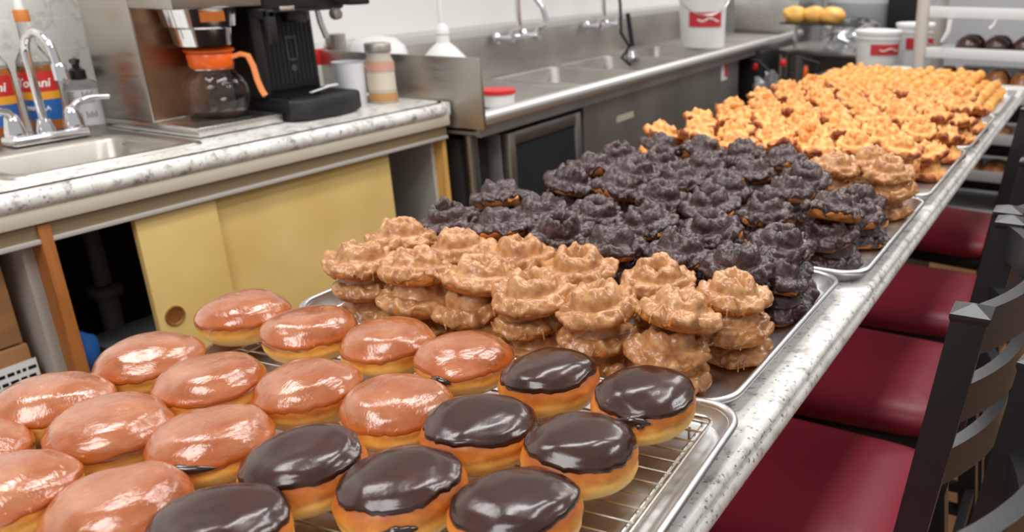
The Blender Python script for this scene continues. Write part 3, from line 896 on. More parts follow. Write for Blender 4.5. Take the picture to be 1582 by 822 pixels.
def bucket(x, y, z, r, h, lab, grp, m_red=None, ang=BROT, lid=True, marks=True, lc=0.63):
    t_ = empty('white_bucket', (x, y, z), 0, lab, 'bucket', grp)
    MB().lathe([(0.0, 0.0), (r * 0.86, 0.0), (r * 0.87, 0.01), (r * 0.97, h * 0.82), (r * 1.03, h * 0.83), (r * 1.03, h * 0.86), (r * 0.98, h * 0.87), (r, h * 0.97), (r * 0.95, h * 0.97), (0.0, h * 0.965)], 40).build('bucket_body', M['white'], t_)
    if lid:
        MB().lathe([(r * 1.02, h * 0.925), (r * 1.05, h * 0.93), (r * 1.05, h * 0.99), (r * 1.0, h), (r * 0.93, h * 0.985), (0.0, h * 0.985)], 40).build('lid', M['white'], t_)
    hpts = [Vector((r * 1.03 * math.cos(a), r * 1.03 * math.sin(a), h * 0.84 - 0.35 * h * math.sin((a - ang - PI / 2 * 0) * 1.0) * 0)) for a in [0]]
    arc = []
    for k in range(17):
        a = ang - PI / 2 + PI * k / 16
        arc.append(Vector(((r * 1.06) * math.cos(a), (r * 1.06) * math.sin(a), h * 0.84 - h * 0.34 * math.sin(PI * k / 16))))
    if not marks:
        MB().tube(arc, 0.003, 6).build('bail_handle', M['steel_light'], t_)
    lb_ = label_band('label', m_red or M['red_label'], t_, r * (0.86 + 0.13 * lc), h * (lc - 0.11), h * (lc + 0.11), ang - 0.75, ang + 0.75, t=0.004)
    sc = MB()
    sc.tube([Vector(((r * (0.86 + 0.13 * lc) + 0.006) * math.cos(a), (r * (0.86 + 0.13 * lc) + 0.006) * math.sin(a), h * lc + h * 0.025 * math.sin(9 * (a - ang)) )) for a in [ang - 0.35 + 0.9 * k / 30 for k in range(31)]], h * 0.014, 6)
    sc.build('script_mark', whitep, lb_)
    return t_
bucket(-2.13, 4.62, ZR - 0.012, 0.142, 0.36, 'white bucket with red label and wire handle on the sink drainboard', 'white buckets', lid=False, marks=False, ang=-1.0, lc=0.43)

# undercounter fridge and dark gap
fr = empty('undercounter_fridge', (-1.72, 2.24, 0), YAW, 'undercounter fridge with steel frame and dark glass door below the sink', 'fridge')
MB().box(-0.55, -0.035, 0.0, 0.47, 0.05, ZC - 0.535, 0.003).build('fridge_body', M['steel_dark'], fr)
mb = MB()
for (y0, y1, z0, z1) in ((0.0, 0.035, 0.1, ZC - 0.53), (0.435, 0.47, 0.1, ZC - 0.53), (0.035, 0.435, ZC - 0.57, ZC - 0.53), (0.035, 0.435, 0.1, 0.14)):
    mb.box(-0.033, 0.0, y0, y1, z0, z1, 0.002)
dr = mb.build('door', M['steel'], fr)
MB().box(-0.022, -0.008, 0.035, 0.435, 0.14, ZC - 0.57).build('door_glass', mat('dark_glass', srgb(44, 46, 48), 0.25), dr)
tag(MB().box(-2.33, -1.80, 2.09, 2.22, 0.02, ZC - 0.53, 0.003).build('gap_shade_box', M['dark']), 'dark filler box standing in for shade in the gap between cabinet and fridge', 'box')  # box added to fill the gap; its dark colour stands in for shade
t = empty('lidded_pail', (-1.66, 1.93, 0.0), 0, 'pale round pail top showing in the dark gap behind the chocolate donuts', 'pail')
MB().lathe([(0.0, 0.0), (0.10, 0.0), (0.115, 0.50), (0.12, 0.51), (0.12, 0.53), (0.0, 0.535)], 32).build('pail_body', M['white_gloss'], t)

# ------------------------------------------------------------------ far end of the room
tag(MB().box(-2.40, -1.93, 5.72, 6.3, 0.0, 1.95, 0.006).build('steel_cooler', M['steel_light']), 'tall stainless cooler at the far end of the sink', 'cooler')
t = empty('prep_table', (-1.50, 5.3, 0), 0, 'stainless prep table with cluttered lower shelf beyond the sink end', 'table')
MB().box(-0.33, 0.5, -0.3, 0.3, ZC - 0.53, ZC - 0.50, 0.004).build('table_top', M['steel'], t)
MB().box(-0.33, 0.5, -0.3, 0.3, 0.42, 0.44, 0.004).build('shelf', M['steel_dark'], t)
MB().box(-0.33, 0.5, 0.28, 0.3, 0.44, ZC - 0.53).build('back_panel', M['steel_dark'], t)
for sx in (-0.30, 0.47):
    for sy in (-0.27, 0.27):
        MB().lathe([(0.02, 0.0), (0.02, ZC - 0.53)], 14, c=(sx, sy, 0)).build('leg', M['steel'], t)
t = empty('tray_stand', (-1.52, 5.0, ZC - 0.499), 0, 'steel stand on the prep table lifting a small tray of yellow donuts', 'stand')
MB().tube([(-0.18, 0, 0), (-0.18, 0, 0.15)], 0.012, 10).tube([(0.05, 0, 0), (0.05, 0, 0.15)], 0.012, 10).box(-0.2, 0.1, -0.05, 0.05, 0, 0.008).build('frame', M['steel_light'], t)
tag(MB().box(-1.76, -1.30, 4.88, 5.15, ZC - 0.348, ZC - 0.338, 0.004).build('dark_tray', M['black']), 'small dark tray of yellow donuts raised above the prep table', 'tray')
yel = mat('yellow_donut_dough', srgb(250, 190, 96), 0.45)
for k, (x, y, nm) in enumerate(((-1.70, 4.98, 'leftmost'), (-1.585, 5.0, 'middle'), (-1.47, 4.97, 'rightmost'))):
    t = MB().blob((0, 0, 0.036), (0.074, 0.068, 0.050), 3, 0.2, 1.5, k).build('yellow_donut', yel)
    t.location = (x, y, ZC - 0.336)
    tag(t, 'puffy yellow donut on the small dark raised tray, %s of the three' % nm, 'donut', 'yellow donuts on the raised tray')
t = MB().blob((0, 0, 0.0), (0.17, 0.12, 0.10), 4, 0.55, 2.2, 5).build('plastic_film', M['film'])
t.location = (-1.36, 5.05, ZC - 0.415)
tag(t, 'crumpled clear plastic film bundled under the raised dark tray', 'plastic film')
bagm = mat('grey_plastic_bag', srgb(120, 120, 122), 0.25, coat=0.4)
for k, (x, y, z, nm) in enumerate(((-1.69, 4.56, 0.66, 'left'), (-1.52, 4.82, 0.60, 'right'))):
    t = MB().blob((0, 0, 0.0), (0.10, 0.09, 0.17), 4, 0.6, 2.5, 9 + k).build('plastic_bag', bagm)
    t.location = (x, y, z)
    tag(t, 'crumpled grey plastic bag at the prep table, %s one of two' % nm, 'bag', 'grey bags at the prep table')
for k, (x, z, c_, nm) in enumerate(((-1.835, ZC - 0.575, 'red', 'red valve knob at the sink end, in front of the grey bags'), (-1.665, ZC - 0.545, 'red', 'red valve knob just under the prep table top'), (-1.53, ZC - 0.60, 'orange', 'orange tag hanging by the grey bag'))):
    t = MB().lathe([(0.012, -0.02), (0.018, -0.012), (0.018, 0.012), (0.010, 0.022), (0.0, 0.024)], 16).build('valve_knob' if c_ == 'red' else 'hanging_tag', M[c_])
    t.location = (x, 4.70, z)
    if c_ == 'orange': t.scale = (0.8, 0.8, 2.0)
    tag(t, nm, 'knob' if c_ == 'red' else 'tag')
t = MB().tube([(-1.95, 4.68, 0.90), (-1.80, 4.66, 0.88), (-1.70, 4.66, 0.80), (-1.58, 4.68, 0.74), (-1.48, 4.7, 0.80), (-1.46, 4.72, 0.88), (-1.56, 4.72, 0.90)], 0.011, 8).build('black_hose', M['rubber'])
tag(t, 'black rubber hose looping in front of the grey plastic bags', 'hose')
tag(MB().box(-1.95, -1.80, 4.72, 5.0, 0.45, 0.93, 0.01).build('black_motor_box', M['black_matt']), 'black equipment box under the far end of the sink rim', 'equipment box')
tag(MB().box(-1.40, -1.20, 6.0, 6.3, ZC - 0.43, ZC + 0.4, 0.02).build('black_cabinet', M['black_matt']), 'black machine cabinet on the back wall behind the white buckets', 'machine')
mx = empty('dough_mixer', (-1.62, 6.2, 0.0), 0, 'rounded grey mixing machine beyond the raised tray of yellow donuts', 'mixer')
MB().lathe([(0.0, 0.0), (0.2, 0.0), (0.2, 0.9), (0.26, 1.0), (0.25, 1.15), (0.12, 1.22), (0.0, 1.23)], 32).build('mixer_body', mat('grey_enamel', srgb(150, 150, 154), 0.35), mx)
tag(MB().box(-1.45, -0.86, 4.35, 5.0, 0.0, ZC - 0.585, 0.006).build('bucket_table', M['bar_body']), 'dark low table behind the donut bar carrying the white buckets', 'table')
BT = ZC - 0.584
bucket(-1.108, 4.60, BT, 0.118, 0.245, 'white lidded bucket with red label, left of the rack post', 'white buckets')
bucket(-0.95, 4.85, BT, 0.118, 0.27, 'white lidded bucket half hidden behind the rack post', 'white buckets', ang=-1.2)
tag(MB().box(-0.99, -0.87, 4.36, 4.46, BT, BT + 0.085, 0.01).build('white_carton', M['white']), 'low white carton at the foot of the rack post', 'carton')

tag(MB().box(-0.80, 1.2, 5.1, 5.6, 0.0, ZC - 0.60, 0.01).build('dark_backing', M['dark']), 'low dark backing box added behind the lower bakery rack shelves', 'cabinet')  # backing added so the gaps between the lower shelves come out black
# bakery rack on the right
rk = empty('bakery_rack', (-0.4, 4.4, 0), 0, 'tall white bakery rack with glazed donuts on its shelves beyond the bar', 'rack')
postm = mat('rack_post_paint', srgb(206, 198, 190), 0.4)
shm = mat('white_shelf_metal', srgb(226, 226, 226), 0.4)
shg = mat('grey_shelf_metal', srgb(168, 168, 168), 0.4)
for (x, y) in ((-0.41, -0.2), (0.75, -0.2), (-0.41, 0.3), (0.75, 0.3)):
    MB().lathe([(0.031, 0.0), (0.031, 2.0)], 18, c=(x, y, 0)).build('post', postm, rk)
shelves = [-0.035, -0.22, -0.40, -0.59, -0.78, -0.96, -1.15]
for i, dz in enumerate(shelves):
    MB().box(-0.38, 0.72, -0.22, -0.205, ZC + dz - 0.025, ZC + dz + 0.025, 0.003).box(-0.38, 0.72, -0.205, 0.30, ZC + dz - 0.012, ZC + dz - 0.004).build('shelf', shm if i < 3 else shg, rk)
brn = glaze('brown_glazed_dough', srgb(110, 60, 30), srgb(160, 98, 52), srgb(206, 146, 92), 0.25, 0.15, 0.6, 30)
drk = glaze('dark_glazed_dough', srgb(40, 26, 22), srgb(64, 40, 32), srgb(98, 64, 50), 0.25, 0.15, 0.6, 30)
def shelf_row(dz, xs, m_, word, r=0.055, h=0.03):
    for j, y in enumerate((-0.14, 0.0)):
        for i, x in enumerate(xs):
            o = MB().lathe([(0.0, 0.0), (r * 0.8, 0.0), (r, h * 0.5), (r * 0.92, h * 0.9), (r * 0.5, h * 1.25), (0.0, h * 1.3)], 20).build('shelf_donut', m_)
            o.location = (-0.4 + x, 4.4 + y, ZC + dz - 0.0035)
            tag(o, '%s donut on %s rack shelf, %s row, %s from left' % (word, {-0.22: 'the upper', -0.40: 'the second', -0.59: 'the third', -0.78: 'the fourth', -0.96: 'the lowest visible'}[dz], 'front' if j == 0 else 'back', ORD[i]), 'donut', 'donuts on the rack shelves')
ORD = ['first', 'second', 'third', 'fourth', 'fifth', 'sixth', 'seventh', 'eighth', 'ninth', 'tenth', 'eleventh', 'twelfth', 'thirteenth', 'fourteenth']
shelf_row(-0.40, [-0.20 + 0.125 * k for k in range(5)], drk, 'dark glazed', 0.06, 0.06)
shelf_row(-0.59, [-0.30 + 0.12 * k for k in range(5)], brn, 'brown glazed', 0.06, 0.09)
shelf_row(-0.78, [-0.12 + 0.105 * k for k in range(4)], brn, 'small brown', 0.05, 0.03)
shelf_row(-0.96, [-0.14 + 0.12 * k for k in range(4)], brn, 'shiny brown glazed', 0.055, 0.035)
t = empty('hanging_clip', (-0.70, 4.17, ZC - 0.25), 0, 'white curved clip hanging from the upper rack shelf, near the post', 'clip')
MB().tube([(0.02, 0, 0), (0.018, 0, -0.05), (0.0, 0, -0.085), (-0.008, 0, -0.10)], [0.012, 0.012, 0.009, 0.008], 8).build('clip', M['white'], t)
t = empty('hanging_clip', (-0.49, 4.17, ZC - 0.245), 0, 'white curved clip hanging from the upper rack shelf, further right', 'clip')
MB().tube([(0.01, 0, 0), (0.005, 0, -0.02), (-0.012, 0, -0.038)], [0.006, 0.006, 0.009], 8).build('clip', M['white'], t)

# ------------------------------------------------------------------ the bar counter with the trays
TB = ZC - 0.470
bar = empty('serving_bar', (-0.65, 1.7, 0), 0, 'long serving bar with speckled white granite top carrying all the donut trays', 'counter')
def bb(name, mb_, m_):
    o = mb_.build(name, m_, bar); o.location = (0.65, -1.7, 0); return o
XE = -0.272
prof = [(-0.985, TB - 0.04), (-0.985, TB), (XE - 0.014, TB)]
for k in range(9):
    a = math.radians(90 - 90 * k / 8)
    prof.append((XE - 0.014 + 0.010 * math.cos(a), TB - 0.010 + 0.010 * math.sin(a)))
for k in range(1, 9):
    a = math.radians(90 - 180 * k / 8)
    prof.append((XE - 0.010 + 0.012 * math.cos(a) - 0.002, TB - 0.026 + 0.014 * math.sin(a)))
rows = [[Vector((x, y, z)) for x, z in prof] for y in (-0.6, 0.6, 1.8, 3.0, 3.72)]
mb = MB(); V = mb.grid(rows, close_v=True); mb.bm.faces.new(V[0]); mb.bm.faces.new(V[-1])
bb('granite_top', mb, M['granite'])
bb('bar_body', MB().box(-0.93, -0.58, -0.55, 3.66, 0.0, TB - 0.041), M['bar_body'])

# ------------------------------------------------------------------ trays
def tray(x0, x1, y0, y1, lab, rz=0.0, r=0.045, dz=0.0):
    cx_, cy_ = (x0 + x1) / 2, (y0 + y1) / 2
    hx, hy = (x1 - x0) / 2, (y1 - y0) / 2
    H = 0.024
    def R_(i, z):
        return [Vector((x, y, z)) for x, y in rrect(-hx + i, hx - i, -hy + i, hy - i, max(r - i * 0.6, 0.012), 8)]
    mb_ = MB()
    L_ = [R_(0.030, 0.0013), R_(0.021, 0.0013), R_(0.0165, 0.003), R_(0.0085, H - 0.003)]
    bead = []
    for k in range(9):
        a = math.radians(180 - 36 * k)
        bead.append(R_(0.0040 - 0.0040 * math.cos(math.radians(0)) * 0 + 0.0040 * (-math.cos(a)) * -1 * -1 if False else 0.0042 - 0.0042 * math.cos(a) * -1 * -1, H - 0.003 + 0.0042 * math.sin(a) + 0.0) )
    bead = []
    for k in range(10):
        a = math.radians(180 - 32 * k)
        bead.append(R_(0.0045 - 0.0042 * math.cos(a), H - 0.0030 + 0.0042 * math.sin(a)))
    L_ += bead
    L_ += [R_(0.0100, H - 0.004), R_(0.0180, 0.002), R_(0.022, 0.0), R_(0.030, 0.0)]
    V_ = mb_.grid(L_, close_v=True)
    mb_.bm.faces.new(V_[0]); mb_.bm.faces.new(V_[-1])
    o = mb_.build('sheet_tray', M['tray'], angle=50)
    o.location = (cx_, cy_, TB + 0.0006 + dz)
    o.rotation_euler = (0, 0, rz)
    tag(o, lab, 'baking tray', 'aluminium sheet trays along the bar')
    return o
TX0 = -0.968
T1C = (-0.602, 0.503)
t1 = tray(-0.935, -0.269, 0.272, 0.734, 'aluminium sheet tray nearest the camera, holding the wire rack of filled donuts', math.radians(3.8))
t1.location.x -= 0.006
tray(TX0, -0.311, 0.741, 1.197, 'aluminium sheet tray of maple and chocolate old-fashioned donuts, second from the camera')
tray(TX0 + 0.01, -0.284, 1.204, 1.704, 'aluminium sheet tray of chocolate old-fashioned donuts, third from the camera')
tray(TX0 + 0.01, -0.285, 1.712, 2.236, 'aluminium sheet tray of plain donuts, fourth from the camera')
tray(TX0 + 0.01, -0.283, 2.244, 2.80, 'aluminium sheet tray of plain donuts, fifth from the camera')
tray(TX0 - 0.01, -0.284, 2.808, 3.42, 'farthest aluminium sheet tray, full of donut holes')

# cooling rack
cr = empty('cooling_rack', t1.location, math.radians(3.8), 'wire cooling rack inside the nearest tray, under the filled donuts', 'cooling rack')
zr = 0.0175
hx, hy = 0.303, 0.202
fr_pts = [Vector((x, y, zr)) for x, y in rrect(-hx, hx, -hy, hy, 0.012, 4)]
MB().tube(fr_pts, 0.0022, 8, closed=True).build('outer_frame', M['wire'], cr)
fr2 = [Vector((x, y, zr - 0.0045)) for x, y in rrect(-hx + 0.009, hx - 0.009, -hy + 0.002, hy - 0.002, 0.010, 4)]
MB().tube(fr2, 0.0020, 8, closed=True).build('lower_frame', M['wire'], cr)
n = 20
for k in range(n):
    y = -hy + 2 * hy * (k + 0.5) / n
    MB().tube([(-hx, y, zr), (hx, y, zr)], 0.0014, 6).build('cross_wire', M['wire'], cr)
for x in (-0.18, 0.0, 0.18):
    MB().tube([(x, -hy, zr - 0.003), (x, hy, zr - 0.003)], 0.0020, 6).build('brace_wire', M['wire'], cr)
for x in (-hx + 0.02, hx - 0.02):
    for y in (-hy + 0.02, hy - 0.02):
        MB().tube([(x, y, zr - 0.004), (x, y, -0.0036 + 0.005)], 0.002, 6).build('foot', M['wire'], cr)

# ------------------------------------------------------------------ old-fashioned donuts
PROF = [(0.17, 0.40), (0.17, 0.58), (0.21, 0.80), (0.30, 0.97), (0.40, 1.02), (0.50, 0.95), (0.57, 0.80), (0.61, 0.64), (0.66, 0.56), (0.76, 0.57), (0.86, 0.54), (0.95, 0.44), (1.01, 0.33),
        (0.985, 0.22), (0.90, 0.12), (0.76, 0.04), (0.60, 0.0), (0.46, 0.06), (0.34, 0.16), (0.24, 0.24), (0.19, 0.30)]
def cr_spline(P, t_):
    n_ = len(P)
    i = int(math.floor(t_)); u = t_ - i
    p0, p1, p2, p3 = (P[(i + k) % n_] for k in (-1, 0, 1, 2))
    return tuple(0.5 * ((2 * b_) + (-a_ + c_) * u + (2 * a_ - 5 * b_ + 4 * c_ - d_) * u * u + (-a_ + 3 * b_ - 3 * c_ + d_) * u ** 3) for a_, b_, c_, d_ in zip(p0, p1, p2, p3))

class OF:
    """one individual old-fashioned donut shape"""
    def __init__(s, seed, R=0.0475, H=0.041, crack=1.0, flat=0.0):
        rnd = random.Random(seed)
        s.R, s.H, s.seed, s.flat = R, H, seed, flat
        s.off = Vector((seed * 7.3, seed * 3.9, seed * 1.3))
        nc = rnd.randint(5, 7)
        s.cracks = [(2 * PI * (k + rnd.uniform(-0.28, 0.28)) / nc, rnd.uniform(0.07, 0.15), rnd.uniform(0.4, 1.0) * crack) for k in range(nc)]
        s.notch = [(rnd.uniform(0, 2 * PI), rnd.uniform(0.15, 0.35), rnd.uniform(0.15, 0.6) * crack) for k in range(3)]
        s.lobes = rnd.randint(5, 8)
        s.ph = rnd.uniform(0, 6)
        s.ell = rnd.uniform(0.93, 1.0)
        s.elr = rnd.uniform(0, PI)
        s.tiltc = rnd.uniform(0, 2 * PI)
        s.tilta = rnd.uniform(0.0, 0.12)
        s.hole = rnd.uniform(0.9, 1.5)
    def point(s, th, t_, smooth=0.0):
        rr, zz = cr_spline(PROF, t_)
        c_, s_ = math.cos(th), math.sin(th)
        q = Vector((c_, s_, 0))
        P3 = Vector((rr * c_, rr * s_, zz * 0.8))
        n1 = noise.noise(q * 1.3 + s.off)
        n2 = noise.noise(P3 * 2.6 + s.off)
        n3 = noise.noise(P3 * 6.0 + s.off * 1.7)
        n4 = noise.noise(P3 * 13.0 + s.off * 0.7) * (1 - smooth)
        sk = min(max((rr - 0.64) / 0.2, 0), 1)      # on the skirt
        crn = max(0, 1 - abs(rr - 0.39) / 0.24) * (zz > 0.5)
        rr *= 1 + 0.07 * n1 + 0.05 * n2 * (rr > 0.3)
        if rr < 0.35: rr *= 1 + (s.hole - 1) * (0.35 - rr) / 0.2
        rr += sk * (0.030 * math.sin(s.lobes * th + s.ph) + 0.06 * n2 + 0.06 * n3)
        up_ = 1.0 if zz > 0.3 else 0.15
        zz += (0.12 * n2 + 0.13 * n3 + 0.04 * n4 + s.tilta * math.cos(th - s.tiltc)) * crn + (0.18 * n2 + 0.12 * n3) * sk * up_ + 0.035 * n4 * up_
        rr += 0.05 * n3 * crn + 0.010 * n4
        ck = 0.0
        for a, w_, d_ in s.cracks:
            da = (th - a + PI) % (2 * PI) - PI + 0.15 * n3
            ck = max(ck, math.exp(-(abs(da) / w_) ** 3) * d_)
        if sk > 0:
            rr -= 0.20 * ck * sk * min(1, max(0, (rr - 0.72) / 0.25)) * (1 - 0.3 * smooth)
            zz -= 0.26 * ck * sk * (zz > 0.25) * (1 - 0.3 * smooth)
        for a, w_, d_ in s.notch:
            da = (th - a + PI) % (2 * PI) - PI + 0.2 * n3
            zz -= 0.40 * d_ * math.exp(-(da / w_) ** 2) * crn
        zz -= s.flat * 0.2 * crn
        zz = max(zz, 0.0 if t_ < 14 else -0.02)
        a = th - s.elr
        rr2 = rr * (s.ell + (1 - s.ell) * math.cos(a) ** 2)
        s.ck = ck
        return Vector((rr2 * s.R * c_, rr2 * s.R * s_, zz * s.H))
    def body(s, name, material, nth=88, ns=50):
        P = len(PROF)
        rows, tone = [], []
        for i in range(nth):
            th = 2 * PI * i / nth
            row = []
            for j in range(ns):
                t_ = P * j / ns
                p_ = s.point(th, t_)
                row.append(p_)
                rr, zz = cr_spline(PROF, t_)
                n_ = noise.noise(Vector((math.cos(th) * 2.2, math.sin(th) * 2.2, t_ * 0.5)) + s.off)
                valley = max(0, 1 - abs(rr - 0.68) / 0.10) * (zz > 0.4)
                tn = 0.30 + 0.42 * n_ - 0.30 * valley - 0.25 * s.ck + 0.55 * min(1, max(0, (rr - 0.90) / 0.08)) * (zz > 0.2)
                if zz < 0.26: tn += 0.32
                tone.append(min(max(tn, 0), 1))
            rows.append(row)
        mb_ = MB()
        mb_.grid(rows, close_u=True, close_v=True)
        me = mb_.mesh(name, material, angle=None)
        at = me.attributes.new('tone', 'FLOAT', 'POINT')
        at.data.foreach_set('value', tone)
        return me
    def coat(s, name, material, cover=13.0, jag=0.9, th_=0.0013, nth=88, ns=34, drips=3):
        rnd = random.Random(s.seed + 99)
        rows = []
        pd = (-0.3)
        ends = []
        for i in range(nth):
            th = 2 * PI * i / nth
            q = Vector((math.cos(th), math.sin(th), 0))
            j1 = noise.noise(q * 2.6 + s.off * 1.3)
            j2 = noise.noise(q * 8.0 + s.off * 2.1)
            tend = cover + jag * j1 * 1.6 + jag * 0.6 * j2
            grid_ = [(0.15 + (tend - 0.15) * j / (ns - 1)) for j in range(ns)]
            pts_ = [s.point(th, t_, 0.5) for t_ in grid_]
            row = []
            for j, p_ in enumerate(pts_):
                a, b_ = pts_[max(j - 1, 0)], pts_[min(j + 1, ns - 1)]
                tg = (b_ - a)
                rad = Vector((math.cos(th), math.sin(th), 0))
                nr = Vector((-tg.z * rad.x, -tg.z * rad.y, tg.dot(rad)))
                nr = nr.normalized() if nr.length > 1e-9 else Vector((0, 0, 1))
                e_ = min(1.0, (ns - 1 - j) / 1.5)
                off = th_ * (0.25 + 0.95 * e_) * (1 + 0.45 * noise.noise(p_ * 90 + s.off))
                if j >= ns - 5: off += th_ * 0.7 * math.sin(PI * (j - (ns - 5)) / 4.0)
                row.append(p_ + nr * off)
            ends.append((th, row[-2]))
            last = s.point(th, tend + 0.05) * 0.99
            row.append(Vector((last.x, last.y, last.z - 0.0004)))
            rows.append(row)
        mb_ = MB()
        mb_.grid(rows, close_u=True)
        for k in range(drips):
            th, e_ = rnd.choice(ends)
            ln = rnd.uniform(0.003, 0.008)
            o_ = Vector((math.cos(th), math.sin(th), 0)) * 0.0006
            mb_.tube([e_ + Vector((0, 0, 0.003)) + o_, e_ + o_, e_ + o_ + Vector((0, 0, -ln * 0.6)), e_ + o_ + Vector((0, 0, -ln)), e_ + o_ + Vector((0, 0, -ln - 0.0012))], [0.0018, 0.0014, 0.0010, 0.0014, 0.0004], 7)
        return mb_.mesh(name, material, angle=None)

NV = 9
SH = {'maple': [], 'chocolate': [], 'plain': []}
for i in range(NV):
    a = OF(11 + i)
    SH['maple'].append((a.body('dough', M['under']), a.coat('maple_glaze', M['maple'], 12.6, 0.9, 0.0015, drips=3)))
    a = OF(41 + i)
    SH['chocolate'].append((a.body('dough', M['under']), a.coat('chocolate_glaze', M['choc'], 12.7, 1.1, 0.0015, drips=2)))
    a = OF(71 + i, 0.0485, 0.040, 1.35)
    SH['plain'].append((a.body('dough', M['fried']), None))

def of_donut(kind, x, y, z, label, group, var, rz, tx=0.0, ty=0.0, sc=1.0):
    d_, g_ = SH[kind][var % NV]
    r_ = bpy.data.objects.new('old_fashioned_donut', None)
    r_.empty_display_size = 0.02
    r_.location = (x, y, z)
    r_.rotation_euler = Euler((tx, ty, rz), 'XYZ').to_matrix().to_euler() if False else (Matrix.Rotation(tx, 3, 'X') @ Matrix.Rotation(ty, 3, 'Y') @ Matrix.Rotation(rz, 3, 'Z')).to_euler()
    r_.scale = (sc, sc, sc)
    COL.objects.link(r_)
    tag(r_, label, 'donut', group)
    o = bpy.data.objects.new('dough', d_); COL.objects.link(o); o.parent = r_
    if g_:
        o = bpy.data.objects.new('glaze', g_); COL.objects.link(o); o.parent = r_
    return r_

FZ = TB + 0.0022               # inside bottom of the trays
PITCH = 0.0345
def lift(tx, ty): return 0.0
KW = {'maple': 'maple-glazed', 'chocolate': 'chocolate-glazed', 'plain': 'plain golden'}
rng = random.Random(5)
def stack(kind, x, y, layers, row_txt, col_txt, tilt=0.10, ntop=3, jit=0.010, toff=0.0):
    """layers: which of 0 (bottom) .. 2 (top) stand here"""
    for k in layers:
        top_ = (k == max(layers))
        jx, jy = (0, 0) if top_ else (rng.uniform(-jit, jit), rng.uniform(-jit, jit))
        tl = tilt if k else 0.02
        tx, ty = rng.uniform(-tl, tl) + (toff if top_ else 0), rng.uniform(-tl, tl)
        where = {0: 'in the bottom layer', 1: 'in the middle layer', 2: 'on the top layer', 3: 'on the highest layer'}[k]
        of_donut(kind, x + jx, y + jy, FZ + k * PITCH + 0.0474 * (abs(math.sin(tx)) + abs(math.sin(ty))) * 0.35,
                 '%s old-fashioned donut %s, %s, %s' % (KW[kind], where, row_txt, col_txt), '%s old-fashioned donuts heaped on the trays' % KW[kind],
                 rng.randint(0, 999), rng.uniform(0, 2 * PI), tx, ty, rng.uniform(0.97, 1.04))
# rows: kind, row name, [(x, y, layers, tilt)]
T3 = (0, 1, 2)
def rows_of(kind, row_name, pts_, **kw):
    n_ = len(pts_)
    for i, q in enumerate(pts_):
        x, y = q[0], q[1]
        lay = q[2] if len(q) > 2 else T3
        tf = q[3] if len(q) > 3 else 0.0
        stack(kind, x, y, lay, row_name, (ORD[i] + ' from left') if n_ > 1 else 'alone', toff=tf, **kw)
rows_of('maple', 'front row', [(-0.867, 0.792), (-0.769, 0.790, T3, -0.12), (-0.678, 0.800, T3, -0.10), (-0.588, 0.792), (-0.496, 0.792, T3, 0.05), (-0.400, 0.800, T3, -0.34)])
rows_of('maple', 'second row', [(-0.892, 0.895), (-0.785, 0.894), (-0.690, 0.902), (-0.589, 0.893), (-0.477, 0.902), (-0.372, 0.893)])
CH = [
 ('third row', [(-0.885, 0.993), (-0.785, 0.988), (-0.695, 1.008), (-0.600, 0.998), (-0.500, 1.005), (-0.408, 0.995, T3, 0.05), (-0.374, 1.050, (0, 1))]),
 ('fourth row', [(-0.890, 1.125), (-0.790, 1.098), (-0.700, 1.118), (-0.600, 1.105), (-0.500, 1.125), (-0.385, 1.10)]),
 ('fifth row', [(-0.850, 1.268), (-0.752, 1.262), (-0.655, 1.250), (-0.560, 1.25), (-0.465, 1.255, T3, -0.12), (-0.367, 1.290, T3, -0.1)]),
 ('sixth row', [(-0.880, 1.40), (-0.780, 1.39), (-0.680, 1.38), (-0.580, 1.36), (-0.475, 1.385), (-0.350, 1.42, (0, 1))]),
 ('seventh row', [(-0.885, 1.51), (-0.785, 1.50), (-0.685, 1.49), (-0.580, 1.48), (-0.475, 1.49), (-0.380, 1.52, (0, 1), 0.2)]),
 ('eighth row', [(-0.845, 1.62), (-0.750, 1.63), (-0.655, 1.63), (-0.565, 1.62)]),
]
for nm, P_ in CH:
    rows_of('chocolate', nm, P_, tilt=0.24)
for (x, y, lay, nm) in ((-0.455, 1.600, T3, 'beside the chocolate ones'), (-0.350, 1.618, T3, 'at the right tray rim'), (-0.405, 1.700, T3, 'touching the plain ones')):
    stack('maple', x, y, lay, 'far cluster', nm, tilt=0.12)
# plain donuts: two trays heaped together
y = 1.745
NW = ['ninth', 'tenth', 'eleventh', 'twelfth', 'thirteenth', 'fourteenth', 'fifteenth', 'sixteenth', 'seventeenth', 'eighteenth', 'nineteenth', 'twentieth', 'twenty-first']
for r_ in range(10):
    P_ = []
    nx = 6
    for c_ in range(nx + (r_ % 2 == 0)):
        x = -0.91 + (0.0 if r_ % 2 == 0 else 0.05) + c_ * 0.0955
        lay = T3
        if 2 <= r_ and c_ in (2, 3, 4) and r_ % 3: lay = (0, 1, 2)
        if r_ == 0 and x > -0.5: continue
        if x > -0.36 : lay = (0, 1) if r_ % 3 else (0, 1)
        P_.append((x, y, lay, rng.uniform(0.0, 0.45) * (1 if r_ % 2 else -0.4)))
    rows_of('plain', NW[r_] + ' row', P_, tilt=0.26)
    y += 0.107

